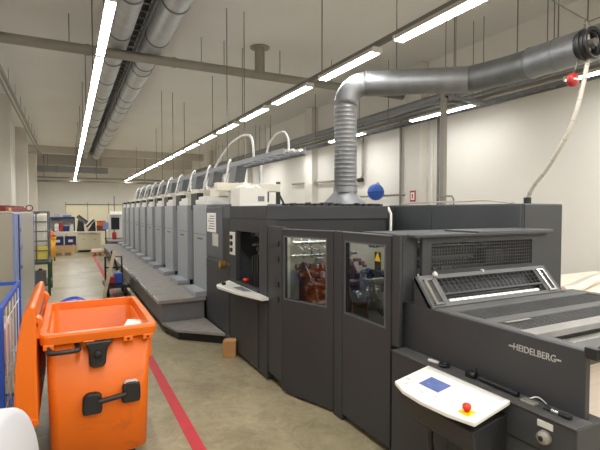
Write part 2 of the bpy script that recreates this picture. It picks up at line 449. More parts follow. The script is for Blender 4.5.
def ribbed(p, q, r, step=.055, n=28):
    b = B(); p = Vector(p); q = Vector(q); d = (q-p); Ln = d.length; d.normalize(); s = 0
    b.cyl(p, q, r, n)
    while s < Ln: b.cyl(p+d*s, p+d*min(s+.012, Ln), r+.006, n); s += step
    return b
obj('horizontal_run', ribbed(e0, e1, .155), 'galv', t)
pts = [e1]
c1 = Vector((4.57, 3.7, e0.z))
for i in range(1, 9):
    u = i/8; pts.append((1-u)**2*e1 + 2*u*(1-u)*c1 + u*u*Vector((4.57, 3.3, e0.z)))
obj('bend', B().tube(pts, .16, 24), 'galvdark', t)
obj('wall_run', ribbed((4.57, 3.3, e0.z), (4.54, YB+.05, e0.z), .165, .3), 'galv', t)
b = B()
for p in (e0 + (e1-e0)*.3, e0 + (e1-e0)*.85, Vector((4.57, 3.0, 3.32)), Vector((4.57, 2.7, 3.32))): b.cyl((p.x, p.y, p.z+.1), (p.x, p.y, CEIL), .007, 6)
obj('hanger', b, 'wire', t)

# right wall pipes and trays
def wall_pipe(x, z, r, y0, y1, label, m='galv'):
    t = thing('service_pipe', label, 'pipe', (x, y0, z))
    obj('pipe_run', B().cyl((x, y0, z), (x, y1, z), r, 14), m, t)
    b = B(); y = y0+2.4
    while y < y1: b.cyl((x, y, z), (x, y, CEIL), .008, 6); y += 6
    obj('hanger', b, 'wire', t)
wall_pipe(6.52, 3.90, .09, YB+.05, 26, 'upper thick silver pipe running along the right wall')
wall_pipe(6.68, 3.80, .045, YB+.05, 26, 'thin silver pipe beside the thick one on the right wall')
def tray(name, label, p, q, w, loc, bundle=True, hang=None):
    t = thing(name, label, 'cable tray', loc); p = Vector(p); q = Vector(q); d = (q-p).normalized(); s = d.cross(Vector((0,0,1)))*w/2
    b = B(); b.bar(p+s, q+s, .02, .06); b.bar(p-s, q-s, .02, .06)
    L = (q-p).length; k = .15
    while k < L: b.bar(p+d*k+s, p+d*k-s, .025, .02); k += .28
    obj('ladder_frame', b, 'galv', t)
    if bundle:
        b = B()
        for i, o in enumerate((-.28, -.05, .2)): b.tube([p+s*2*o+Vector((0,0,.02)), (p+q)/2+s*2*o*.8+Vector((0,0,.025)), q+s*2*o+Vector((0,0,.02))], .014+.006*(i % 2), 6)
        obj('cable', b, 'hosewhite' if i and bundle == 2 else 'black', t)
    if hang:
        b = B()
        for k in hang:
            c = p+d*k; b.cyl(c+s, (c.x+s.x, c.y+s.y, CEIL), .007, 6); b.cyl(c-s, (c.x-s.x, c.y-s.y, CEIL), .007, 6)
        obj('hanger', b, 'wire', t)
tray('cable_tray', 'long steel cable tray beside the tube lights of the right wall', (6.85, YB+.05, 3.66), (6.85, 26, 3.66), .2, (6.85, 0, 3.6), True, [6.6, 14, 20, 26])
tray('cable_tray', 'short steel cable tray joining the grey post to the right wall', (5.55, 5.6, 3.55), (6.42, 5.6, 3.55), .22, (6.0, 5.6, 3.5), True, [.15, .8])
tray('cable_tray', 'added dark tray standing in for the shadow gap between the two silver ceiling ducts', (1.1, YB+.05, 4.78), (1.1, 27, 4.78), .16, (1.1, 0, 4.75), True, [4, 11, 19, 27])  # added tray and black cables imitate the shade between the two ducts
tray('cable_tray', 'white cable tray full of hoses above the printing units', (2.5, 5.0, 2.42), (2.5, 18, 2.42), .3, (2.5, 5.0, 2.4), 2, [2.2, 8])
# posts, wall conduits
t = thing('service_post', 'grey square post standing behind the graphite cabinet', 'post', (5.55, 5.6, 0))
obj('shaft', B().box(5.52, 5.60, 5.56, 5.64, 0.01, 3.68, .004), 'pipe', t)
obj('base_plate', B().box(5.45, 5.67, 5.49, 5.71, 0, .012), 'pipe', t)
obj('side_conduit', B().tube([(5.7, 5.5, .4), (5.7, 5.5, 1.88), (5.66, 5.5, 1.93), (5.35, 5.5, 1.93)], .015, 8), 'pipe', t)
for y, m, lab in ((7.55, 'white', 'white conduit dropping down the right wall beside the near pillar'), (7.35, 'wire', 'thin grey conduit on the right wall near the grey post'), (8.6, 'pipe', 'grey conduit on the right wall past the near pillar')):
    tag(obj('wall_conduit', B().cyl((7.15, y, .3), (7.15, y, 3.9), .03, 10), m, origin=(7.15, y, .3)), lab, 'conduit')
t = thing('wall_drain_pipe', 'dark drain pipe dropping down the right wall and turning along it', 'pipe', (7.1, 10.1, 2.5))
obj('drop', B().tube([(7.1, 10.1, 4.0), (7.1, 10.1, 2.62), (7.1, 10.2, 2.54), (7.1, 14.4, 2.62)], .035, 10), 'pipe', t)
obj('joint', B().cyl((7.1, 10.12, 2.52), (7.1, 10.3, 2.52), .055, 12), 'black', t)
b = B()
b.tube([(6.85, 8.3, 2.05), (6.85, 11.0, 2.05)], .025, 8)
for y in (8.45, 10.8): b.tube([(6.85, y, 2.05), (7.2, y, 2.05)], .02, 8)
tag(obj('wall_rail', b, 'pipe', origin=(6.85, 9, 2.05)), 'thin grey rail bracketed out from the right wall behind the blue ball', 'rail')
b = B(); b.lathe([(0.001, -.2)] + [(.2*math.cos(a), .2*math.sin(a)) for a in [(-80+10*i)*PI/180 for i in range(17)]] + [(.001, .2)], (6.62, 8.87, 2.13), 28)
ballr = thing('ball', 'round blue ball hung on the rail along the right wall', 'ball', (6.62, 8.87, 1.93))
obj('sphere', b, 'blueball', ballr)
obj('belt', B().lathe([(.203, -.012), (.203, .012)], (6.62, 8.87, 2.13), 28), 'navy', ballr)
obj('hook', B().tube([(6.62, 8.87, 2.32), (6.68, 8.87, 2.37), (6.82, 8.87, 2.2), (6.87, 8.87, 2.05)], .012, 6), 'wire', ballr)
t = thing('wall_sign', 'small white and red sign on the near right pillar', 'sign', (6.97, 7.95, 1.9))
obj('plate', B().box(6.966, 6.979, 7.86, 8.04, 1.89, 2.14), 'redpaint', t)
b = B(); b.box(6.962, 6.9665, 7.89, 8.01, 1.93, 2.10); obj('panel', b, 'paper', t)
obj('symbol', B().box(6.9595, 6.9625, 7.93, 7.97, 1.96, 2.07), 'redpaint', t)

# hose reel, hose, wire at the right
t = thing('hose_reel', 'black hose reel hanging from a steel wire at the upper right', 'hose reel', (3.98, 2.36, 2.95))
b = B()
for r_, dy in ((.12, 0), (.112, .035), (.12, .07), (.105, .1)): b.tube(arc((3.98, 2.30+dy, 3.12), r_, 0, 2*PI*35/36, 35), .016, 8, True)
obj('coil', b, 'black', t)
b = B(); b.cyl((3.98, 2.28, 3.12), (3.98, 2.44, 3.12), .035, 14); b.bar((3.98, 2.36, 3.12), (3.98, 2.36, 3.30), .03, .012); b.tube(arc((3.98, 2.36, 3.31), .025, 0, 2*PI*15/16, 15), .006, 6, True)
obj('bracket', b, 'wire', t)
tag(obj('support_wire', B().tube(spline([(1.9, 2.36, 4.99), (2.8, 2.36, 3.72), (3.3, 2.36, 3.46), (3.98, 2.36, 3.33), (4.2, 2.36, 3.40), (7.19, 2.36, 4.6)], 6), .006, 6), 'wire', origin=(3.98, 2.36, 3.3)),
    'thin steel wire strung across the upper right corner', 'wire')
t = thing('supply_hose', 'ivory hose hanging from the reel down to the graphite cabinet', 'hose', (4.0, 2.82, 1.77))
hp = spline([(3.95, 2.36, 3.24), (4.0, 2.36, 3.16), (4.0, 2.36, 3.0), (3.96, 2.36, 2.825), (3.9, 2.385, 2.555), (3.88, 2.47, 2.32), (3.90, 2.64, 2.08), (3.90, 2.76, 1.945), (3.92, 2.84, 1.83), (3.92, 2.85, 1.77)], 6)
obj('hose_run', B().tube(hp, .019, 10), 'hose', t)
obj('fitting', B().cyl((3.92, 2.85, 1.762), (3.92, 2.85, 1.82), .035, 12), 'black', t)
b = B()
for i in range(2, len(hp)-4, 4): b.cyl(hp[i], hp[i] + (hp[i+1]-hp[i]).normalized()*.006, .0205, 10)
obj('tie', b, 'pipe', t)
t = thing('red_disc', 'round red disc hanging on a short chain below the hose reel', 'disc', (3.93, 2.41, 2.80))
obj('disc', B().lathe([(.001, -.03), (.05, -.03), (.058, -.015), (.058, .015), (.05, .03), (.001, .03)], (3.93, 2.44, 2.834), 20, 'y'), 'redpaint', t)
obj('stripe', B().box(3.895, 3.965, 2.404, 2.412, 2.827, 2.841), 'paper', t)
obj('chain', B().tube([(3.93, 2.44, 2.88), (3.95, 2.40, 3.01)], .006, 6), 'wire', t)

# ------------------------------------------------------------------ printing units
UY0 = 7.1
def unit_proto():
    x = 1.75; y1 = UY0; y0 = y1-.76
    t = thing('printing_unit', '', 'printing unit', (x, y0, .0), 'grey printing units of the press')
    obj('frame', B().box(1.84, 3.3, y0+.02, y0+1.165, .02, 1.70, .012), 'unitside', t)
    sc = obj('side_cover', B().box(x, 1.86, y0, y1, .53, 1.78, .012), 'unit', t)
    b = B(); b.box(x-.003, x+.01, y0+.02, y1-.02, 1.335, 1.343); obj('seam', b, 'unitside', sc)
    obj('badge', B().box(x-.005, x+.01, y0+.22, y0+.5, 1.26, 1.285), 'unitside', sc)
    obj('foot_step', B().box(x-.16, x+.05, y0+.03, y1-.05, .452, .53, .01), 'unit', t)
    b = B(); b.box(x+.02, x+.42, y0+.05, y0+.5, 1.78, 1.90, .01); b.box(x+.03, x+.16, y0+.55, y1-.02, 1.78, 1.86, .02)
    obj('duct_box', b, 'white', t)
    mt = obj('motor_box', B().box(x+.2, x+.62, y0+.0, y0+.5, 1.90, 2.04, .012), 'offwhite', t)
    obj('bracket', B().box(x+.05, x+.15, y0+.7, y0+1.1, 1.70, 1.97, .01), 'black', mt)
    obj('fan_housing', B().prism([(x+.46, 2.12), (x+.62, 2.12), (x+.66, 2.36), (x+.5, 2.36)], 'y', y0+.1, y0+.42, .008), 'greymotor', t)
    b = B(); b.box(x+.5, x+.56, y0+.2, y0+.26, 2.02, 2.13); b.cyl((x+1.0, y0+.4, 1.68), (x+1.0, y0+.4, 2.5), .03, 10); b.cyl((x+1.2, y0+.8, 1.68), (x+1.2, y0+.8, 2.3), .04, 10)
    obj('riser_pipe', b, 'hosewhite', t)
    hz = spline([(x+.35, y0+.3, 2.03), (x+.40, y0+.28, 2.22), (x+.5, y0+.5, 2.43), (x+.62, y0+.75, 2.52), (x+.68, y0+.95, 2.46)], 6)
    obj('hose', B().tube(hz, .016, 8), 'hosewhite', t)
    hz = spline([(x+.55, y0+.6, 1.9), (x+.5, y0+.75, 2.15), (x+.55, y0+.95, 2.22), (x+.58, y0+1.1, 2.1)], 6)
    obj('hose', B().tube(hz, .014, 8), 'hose', t)
    return t
up = unit_proto()
up['label'] = 'grey printing unit nearest the camera, first of the long row'
for k in range(1, 10):
    lab = '%s grey printing unit of the row counted from the camera' % ORD[k] if k < 9 else 'last grey printing unit at the far end of the row'
    dup(up, (1.75, UY0-.76+1.18*k, 0), lab)
# big hose loops above the units
for k, pp in enumerate(([(2.45, 8.35, 2.45), (2.47, 8.05, 2.62), (2.5, 7.5, 2.83), (2.52, 6.95, 2.90), (2.54, 6.62, 2.84), (2.55, 6.54, 2.66), (2.55, 6.52, 2.46)],
        [(2.45, 5.8, 2.45), (2.47, 5.72, 2.62), (2.5, 5.55, 2.72), (2.53, 5.38, 2.72), (2.55, 5.3, 2.62), (2.55, 5.28, 2.46)])):
    tag(obj('looped_hose', B().tube(spline(pp, 8), .02 if k == 0 else .015, 8), 'hosewhite', origin=(2.5, pp[0][1], 2.4)), ('white hose arching high above the hose tray over the first units', 'smaller white hose loop above the press between the big hose arch and the spiral duct')[k], 'hose')

# coating unit with notices
t = thing('coating_unit', 'dark grey machine section with two paper notices beside the printing units', 'machine section', (1.75, 5.25, 0))
obj('housing', B().box(1.75, 3.5, 5.25, 6.32, .02, 1.775, .012), 'unitside', t)
obj('lower_panel', B().box(1.735, 1.76, 5.27, 6.30, .16, 1.02, .01), 'dark', t)
obj('upper_panel', B().box(1.738, 1.76, 5.55, 6.30, 1.05, 1.74, .008), 'unitside', t)
n1 = obj('notice', B().box(1.733, 1.7375, 5.82, 6.24, 1.40, 1.66), 'paper', t, label='white paper notice with grey print')
b = B()
for i in range(6): b.box(1.7315, 1.7335, 5.88, 6.18-.04*(i % 3), 1.44+.034*i, 1.452+.034*i)
obj('printed_lines', b, 'print', n1)
n2 = obj('notice', B().box(1.733, 1.7375, 5.72, 5.98, 1.22, 1.385), 'label', t, label='smaller pale plate below the notice')
obj('knob', B().cyl((1.73, 5.42, 1.02), (1.66, 5.42, 1.02), .045, 16), 'brass', t, label='brass knob')
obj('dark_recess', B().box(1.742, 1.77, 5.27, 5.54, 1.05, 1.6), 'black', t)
# cream crane beam and white box on top of press
t = thing('overhead_beam', 'cream beam with a black post over the dark hood', 'beam', (1.55, 5.3, 1.8))
obj('beam_bar', B().box(1.58, 2.42, 5.25, 5.38, 1.93, 2.03, .008), 'offwhite', t)
b = B(); b.box(2.38, 2.42, 5.26, 5.31, 1.745, 2.06); b.bar((2.40, 5.29, 1.93), (2.50, 5.29, 1.75), .02, .02, (0, 1, 0)); b.box(2.2, 2.26, 5.26, 5.34, 1.80, 1.95)
obj('post', b, 'black', t)
obj('leg', B().box(1.76, 1.82, 5.28, 5.36, 1.77, 1.94), 'white', t)
t = thing('carton', 'white open box with crumpled paper on top of the dark hood', 'box', (1.9, 5.0, 1.747))
b = B(); b.box(1.73, 2.07, 4.86, 5.16, 1.747, 1.95); obj('box_body', b, 'white', t)
b = B()
for i in range(16):
    cx = 1.77+.27*random.random(); cy = 4.89+.2*random.random(); a = random.random()*PI
    b.bar((cx-.04*math.cos(a), cy-.03*math.sin(a), 1.94), (cx+.03*math.cos(a), cy+.04*math.sin(a), 1.96+.05*random.random()), .06, .006, (random.random()-.5, random.random()-.5, .4))
obj('crumpled_paper', b, 'paper', t)
b = B()
b.box(1.95, 2.03, 4.857, 4.861, 1.80, 1.86)
obj('print', b, 'print', t)

# ------------------------------------------------------------------ walkway and step
t = thing('walkway', 'long raised grey walkway along the foot of the printing units', 'walkway', (1.35, 12, 0))
obj('tread_plate', B().box(1.08, 1.745, 6.36, 17.9, .40, .452, .006), 'tread', t)
obj('skirt', B().box(1.13, 1.735, 6.42, 17.8, .12, .40, .004), 'skirt', t)
obj('base', B().box(1.2, 1.70, 6.5, 17.7, 0.0, .12), 'black', t)
obj('edge_strip', B().box(1.07, 1.085, 6.36, 17.9, .405, .456, .003), 'steel', t)
t = thing('walkway', 'short far walkway piece behind the long one', 'walkway', (1.5, 18.6, 0))
obj('tread_plate', B().box(1.30, 2.0, 18.05, 20.2, .50, .55, .006), 'tread', t)
obj('skirt', B().box(1.36, 1.95, 18.1, 20.15, 0, .50), 'skirt', t)
t = thing('step_plate', 'low dark step at the near end of the raised walkway', 'step', (1.5, 5.9, 0))
obj('tread_plate', B().prism([(1.12, 6.36), (1.22, 5.9), (1.73, 5.43), (1.73, 6.36)], 'z', .11, .145, .004), 'tread', t)
obj('base', B().prism([(1.17, 6.35), (1.26, 5.94), (1.72, 5.5), (1.72, 6.35)], 'z', 0, .11), 'black', t)
tag(obj('carton', B(math.radians(-28), (1.66, 4.98, 0)).box(1.57, 1.72, 4.92, 5.06, 0.0, .19, .004), 'card', origin=(1.6, 4.98, 0)), 'small brown cardboard box on the floor by the dark press hood', 'box')

# ------------------------------------------------------------------ dark hood section
t = thing('press_hood', 'dark press section with a flat hood, a window slot and a white console', 'machine section', (2.4, 4.6, 0))
X0, X1, Y0, Y1 = 1.73, 3.22, 4.08, 5.23
obj('canopy', B().box(X0, X1, Y0, Y1, 1.60, 1.745, .008), 'dark', t)
b = B(); b.box(X0+.02, X1-.02, Y0+.02, Y1, 1.46, 1.60); b.box(X0+.45, X1-.02, Y0+.03, Y1, .05, 1.5); obj('inner_body', b, 'dark2', t)
b = B(); b.box(X0, X0+.06, 5.0, Y1, .03, 1.6, .004); b.box(X0, X0+.1, Y0, 4.29, .03, 1.6, .004); b.box(X0, X0+.06, 4.29, 5.0, 1.46, 1.6, .003)
obj('side_frame', b, 'dark', t)
obj('lower_door', B().box(X0-.012, X0+.05, 4.30, 4.99, .05, .875, .006), 'dark', t)
b = B()
for i in range(6): b.box(X0+.08, X0+.12, 4.31+.07*i, 4.345+.07*i, .88, 1.22-.02*(i % 3))
obj('dark_slats', b, 'black', t)
b = B()
for i in range(28):
    y = 4.33+.5*random.random(); z = 1.18+.25*random.random(); b.box(X0+.14, X0+.2+.05*random.random(), y, y+.02+.03*random.random(), z, z+.015+.03*random.random())
obj('gripper', b, 'steel', t)
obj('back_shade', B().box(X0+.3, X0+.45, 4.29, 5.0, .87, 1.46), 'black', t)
sw = obj('switch_strip', B().box(X0-.015, X0, 5.02, 5.19, 1.17, 1.44, .004), 'white', t, label='white strip with three black switches')
b = B()
for z in (1.23, 1.305, 1.38): b.cyl((X0-.015, 5.10, z), (X0-.035, 5.10, z), .026, 14)
obj('switch', b, 'black', sw)
co = obj('control_console', B().prism([(X0, 5.26), (1.50, 5.02), (1.475, 4.90), (1.53, 4.50), (1.62, 4.16), (1.655, 4.03), (X0, 4.03)], 'z', .815, .845, .006), 'white', t, label='white tilted console')
obj('console_foot', B().prism([(X0, 5.2), (1.55, 4.95), (1.6, 4.5), (1.68, 4.1), (X0, 4.1)], 'z', .77, .815), 'dark', t)
obj('keypad', B().prism([(1.70, 4.75), (1.60, 4.72), (1.62, 4.45), (1.69, 4.40)], 'z', .846, .849), 'print', co)
obj('dial', B().cyl((1.57, 4.97, .845), (1.57, 4.97, .87), .025, 14), 'black', co)
obj('emergency_button', B().lathe([(.018, 0), (.018, .03), (.032, .032), (.034, .05), (.028, .062), (.001, .064)], (X0+.03, 4.75, .872), 18), 'redbutton', t, label='red mushroom button')
b = B(); b.tube([(1.93, Y0+.08, 1.757), (3.2, Y0+.08, 1.757)], .011, 6)
for i in range(14):
    x = 1.95+i*.088; b.box(x, x+.03+.04*random.random(), Y0+.04, Y0+.12, 1.745, 1.76+.022*random.random(), .004)
tag(obj('cable_bundle', b, 'black', origin=(2.5, Y0+.08, 1.746)), 'lumpy black cable bundle along the top edge of the dark hood', 'cable')

# ------------------------------------------------------------------ body behind hood for the duct
t = thing('dryer_housing', 'dark box under the spiral duct behind the hood', 'machine section', (3.5, 5.0, 0))
obj('casing', B().box(3.23, 3.66, 4.5, 5.24, 0.0, 1.74, .01), 'dark2', t)
obj('lid', B().box(3.225, 3.665, 4.49, 5.24, 1.74, 1.748), 'dark', t)
obj('conduit', B().tube([(3.35, 4.2, 0), (3.35, 4.2, 1.66), (3.35, 4.24, 1.72), (3.35, 4.5, 1.73)], .018, 8), 'white', t)

# ------------------------------------------------------------------ guard doors section
t = thing('guard_enclosure', 'dark guard section with two windowed doors beside the delivery table', 'machine guard', (2.2, 3.2, 0))
obj('hinge_panel', B().box(1.735, 1.79, 3.745, 4.065, .10, 1.545, .008), 'dark', t)
b = B()
for z in (1.36, 1.22, .98, .84): b.box(1.722, 1.737, 3.80, 3.86, z, z+.05, .004)
obj('hinge', b, 'black', t)
obj('kick_panel', B().box(1.80, 1.84, 3.75, 4.07, 0.02, .2), 'black', t)
def door(p, q, win, zb, zt, m='dark'):
    """a door leaf from p to q (plan), window given as fractions along and heights"""
    p = Vector((p[0], p[1], 0)); q = Vector((q[0], q[1], 0)); d = q-p; L = d.length; d.normalize(); n = Vector((-d.y, d.x, 0))
    if n.x > 0: n = -n      # outward
    def slab(b, s0, s1, z0, z1, a, c):
        P = [p+d*s0+n*a, p+d*s1+n*a, p+d*s1+n*c, p+d*s0+n*c]
        b.prism([(v.x, v.y) for v in P], 'z', z0, z1)
    b = B(); s0, s1, z0, z1 = win
    slab(b, 0, L, zb, z0, 0, -.035); slab(b, 0, L, z1, zt, 0, -.035); slab(b, 0, s0, z0, z1, 0, -.035); slab(b, s1, L, z0, z1, 0, -.035)
    o = obj('guard_door', b, m, t)
    g = B(); slab(g, s0, s1, z0, z1, -.016, -.022); obj('window_pane', g, 'glass', o)
    f = B(); w = .012
    slab(f, s0-w, s1+w, z0-w, z0, .004, -.01); slab(f, s0-w, s1+w, z1, z1+w, .004, -.01); slab(f, s0-w, s0, z0, z1, .004, -.01); slab(f, s1, s1+w, z0, z1, .004, -.01)
    obj('window_frame', f, 'unitside', o)
    tp = B(); slab(tp, 0, L, zt, zt+.008, .006, -.045); obj('top_strip', tp, 'unitside', o)
    return o, p, d, n
door((1.735, 3.735), (1.935, 3.165), (.035, .525, .893, 1.452), .03, 1.52)
obj('door_post', B().box(1.935, 1.99, 3.03, 3.158, .0, 1.53, .006), 'dark', t)
o2, p2, dd2, nn2 = door((1.935, 3.02), (1.935, 2.42), (.045, .535, .893, 1.447), .06, 1.52)
obj('end_panel', B().box(1.94, 1.965, 2.335, 2.412, .78, 1.535, .005), 'dark', t)
obj('end_post', B().box(1.967, 2.095, 2.335, 2.38, 1.085, 1.535, .004), 'dark', t)
b = B(); b.box(1.99, 2.03, 2.42, 3.02, 0.01, .3); b.box(1.99, 2.03, 3.16, 3.6, 0.01, .25); obj('base_plate', b, 'black', t)
wl = obj('warning_sign', B().box(1.953, 1.9565, 2.555, 2.625, 1.27, 1.40), 'black', t, label='small yellow triangle and black warning sticker inside the window')
b = B(); b.prism([(2.555, 1.335), (2.625, 1.335), (2.59, 1.40)], 'x', 1.9515, 1.953); obj('triangle', b, 'yellowpaint', wl)
# machinery behind the windows
obj('inner_floor', B().box(2.0, 3.3, 2.88, 4.02, .55, .60), 'dark2', t)
obj('far_side_plate', B().box(3.32, 3.36, 2.88, 4.07, .02, 1.45), 'unitside', t)
obj('cream_panel', B().box(1.80, 1.93, 3.96, 4.03, .7, 1.46, .006), 'offwhite', t)
obj('back_sheet', B().box(1.94, 3.25, 4.03, 4.06, .8, 1.45), 'beige2', t)
for y, z, r in ((3.75, .93, .04), (3.85, 1.06, .035), (3.62, .82, .05), (3.92, 1.14, .03), (3.66, 1.0, .025)):
    obj('roller', B().cyl((1.97, y, z), (2.62, y, z), r, 20), 'redroll', t)
rr = random.Random(3)
for m_, n_, zl, zh in (('redroll', 34, .78, 1.20), ('black', 26, .74, 1.05), ('steel', 18, .78, 1.3), ('navy', 4, .95, 1.2)):
    b = B()
    for i in range(n_):
        x = 1.98+.58*rr.random(); z = zl+(zh-zl)*rr.random(); y = 3.52+.3*rr.random(); b.box(x, x+.02+.06*rr.random(), y, y+.04, z, z+.015+.05*rr.random(), .003)
    obj('gripper', b, m_, t)
for x in (2.02, 2.2, 2.38, 2.56): obj('roller_bracket', B().prism([(3.55, .62), (3.95, .62), (3.95, 1.16), (3.86, 1.2), (3.6, .95), (3.55, .8)], 'x', x, x+.015), 'redroll', t)
b = B()
for i in range(7):
    x = 1.95+.09*i; b.tube(spline([(x, 3.98, 1.44), (x+.03, 3.93, 1.36-.02*(i % 3)), (x+.09, 3.9, 1.30), (x+.13, 3.96, 1.22)], 4), .009, 6)
b.cyl((1.92, 3.9, 1.38), (2.7, 3.9, 1.38), .018, 10); b.cyl((1.92, 3.93, 1.25), (2.7, 3.93, 1.25), .014, 10)
obj('air_line', b, 'steel', t)
b = B(); b.box(2.15, 3.3, 2.90, 2.97, 1.40, 1.43); b.cyl((2.1, 2.95, 1.12), (3.3, 2.95, 1.12), .03, 12); b.cyl((2.1, 3.1, .98), (3.3, 3.1, .98), .05, 14)
for i in range(12): b.box(2.12+.09*i, 2.15+.09*i, 3.0, 3.05, .95, 1.2)
obj('suction_bar', b, 'steel', t)
obj('blue_cloth', B().prism([(2.14, 1.12), (2.36, 1.06), (2.40, 1.10), (2.30, 1.19), (2.2, 1.22)], 'y', 3.0, 3.08, .01), 'navy', t)
b = B(); b.lathe([(.001, 0), (.10, 0), (.10, .03), (.085, .035), (.08, .015), (.03, .015), (.03, .04), (.001, .04)], (2.12, 2.72, .98), 24, 'x'); obj('fan_wheel', b, 'steel', t)

# ------------------------------------------------------------------ mesh-fronted box over the delivery
t = thing('mesh_guard_box', 'dark guard box with a wire mesh front above the delivery table', 'machine guard', (2.7, 2.5, 1.2))
b = B(); xa, xb, y, za, zb = 2.10, 3.40, 2.295, 1.20, 1.515; mx0, mx1, mz0, mz1 = 2.18, 3.22, 1.285, 1.472
b.box(xa, mx0, y, y+.03, za, zb); b.box(mx1, xb, y, y+.03, za, zb); b.box(mx0, mx1, y, y+.03, za, mz0); b.box(mx0, mx1, y, y+.03, mz1, zb)
obj('front_frame', b, 'dark', t)
b = B(); x = mx0
while x < mx1: b.box(x-.0018, x+.0018, y+.008, y+.0116, mz0, mz1); x += .026
z = mz0
while z < mz1: b.box(mx0, mx1, y+.0116, y+.015, z-.0018, z+.0018); z += .024
obj('wire_mesh', b, 'ledge', t)
obj('lid', B().box(2.005, 3.44, 2.26, 2.85, 1.515, 1.535, .004), 'dark', t)
obj('lid_strip', B().box(2.60, 3.44, 2.27, 2.60, 1.535, 1.548, .003), 'cabinet', t)
obj('side_plate', B().box(3.36, 3.40, 2.325, 2.85, .6, 1.515), 'dark', t)
b = B(); b.box(2.25, 3.0, 2.5, 2.6, 1.36, 1.42); b.cyl((2.2, 2.55, 1.30), (3.3, 2.55, 1.30), .03, 12); b.box(2.85, 3.05, 2.42, 2.55, 1.28, 1.40, .01)
obj('inner_bar', b, 'black', t)
obj('latch', B().cyl((2.66, 2.297, 1.262), (2.66, 2.275, 1.262), .010, 12), 'label', t)

# ------------------------------------------------------------------ delivery table
DX = 2.02
t = thing('delivery_table', 'dark delivery table with silver lettering on its side and mesh top', 'machine section', (2.7, 1.8, 0))
sp = obj('side_panel', B().box(DX, DX+.035, 1.17, 2.40, .765, 1.075, .004), 'dark', t)
lc = obj('lower_cabinet', B().box(1.90, DX+.1, 1.13, 2.36, .04, .765, .005), 'dark', t)
obj('ledge', B().box(1.892, DX, 1.135, 2.36, .765, .772, .002), 'ledge', lc)
obj('plinth', B().box(1.95, DX+.1, 1.16, 2.34, 0, .045), 'black', t)
b = B(); b.box(1.8985, 1.902, 1.86, 1.866, .06, .70); b.box(1.8985, 1.902, 1.13, 1.75, .60, .606); obj('panel_seam', b, 'black', lc)
obj('nameplate', B().box(1.894, 1.901, 1.235, 1.31, .715, .745, .002), 'label', lc)
b = B(); b.lathe([(.001, -.035), (.016, -.035), (.018, -.03), (.028, -.028), (.032, -.01), (.032, 0)], (1.901, 1.272, .675), 24, 'x'); obj('round_lock', b, 'pipe', lc, label='round metal knob')
obj('lock_core', B().cyl((1.868, 1.272, .675), (1.8655, 1.272, .675), .012, 14), 'black', lc)
# lettering
def text(body, height, width, mtx, m, parent, name='lettering', ext=.0015):
    cu = bpy.data.curves.new(name, 'FONT'); cu.body = body; cu.size = 1; cu.extrude = ext/height; cu.align_x = 'CENTER'; cu.align_y = 'CENTER'; cu.offset = 0.01
    cu.space_character = 1.05
    o = bpy.data.objects.new(name, cu); COL.objects.link(o); cu.materials.append(M[m])
    bpy.context.view_layer.update()
    s = Vector((width/o.dimensions.x, height/o.dimensions.y, height))
    dg = bpy.context.evaluated_depsgraph_get()
    me = bpy.data.meshes.new_from_object(o.evaluated_get(dg)); bpy.data.objects.remove(o)
    me.transform(Matrix.Translation(-wpos(parent)) @ mtx @ Matrix.Diagonal((s.x, s.y, s.x, 1)))
    o = bpy.data.objects.new(name, me); COL.objects.link(o); o.parent = parent
    return o
RX = Matrix(((0, 0, -1, 0), (-1, 0, 0, 0), (0, 1, 0, 0), (0, 0, 0, 1)))
text('HEIDELBERG', .033, .225, Matrix.Translation((DX-.001, 1.42, 1.0)) @ RX, 'letter', sp)
b = B(); b.box(DX-.0025, DX+.001, 1.535, 1.56, .996, 1.004); b.box(DX-.0025, DX+.001, 1.282, 1.304, .996, 1.004); obj('lettering_dash', b, 'letter', sp)
# top frame and grilles
ZT = 1.075
b = B()
b.box(DX+.036, 3.55, 2.02, 2.18, ZT-.06, ZT-.001, .004); b.box(DX+.036, 3.55, 1.715, 1.80, ZT-.05, ZT-.001, .004)
b.box(DX+.036, DX+.10, 1.20, 2.02, ZT-.05, ZT-.002, .003); b.box(3.47, 3.55, 1.20, 2.02, ZT-.05, ZT, .003)
obj('top_frame', b, 'frame', t)
obj('cross_bar', B().box(DX+.04, 3.5, 1.44, 1.53, ZT-.03, ZT+.006, .004), 'barlight', t, label='lighter cross bar')
def grille(x0, x1, y0, y1, z, nx, ny, name, m, w=.005):
    b = B()
    for i in range(nx+1):
        x = x0+(x1-x0)*i/nx; b.box(x-w/2, x+w/2, y0, y1, z-.006, z)
    for j in range(ny+1):
        yy = y0+(y1-y0)*j/ny; b.box(x0, x1, yy-w/2, yy+w/2, z-.0075, z-.0015)
    return obj(name, b, m, t)
grille(DX+.10, 3.47, 1.80, 2.02, ZT-.008, 64, 10, 'mesh_panel', 'frame')
grille(DX+.10, 3.47, 1.53, 1.715, ZT-.004, 64, 9, 'mesh_panel', 'frame')
obj('dark_tray', B().box(DX+.10, 3.47, 1.53, 2.02, ZT-.09, ZT-.06), 'black', t)
obj('label_strip', B().box(DX+.13, DX+.33, 1.67, 1.69, ZT, ZT+.003), 'pipe', t)
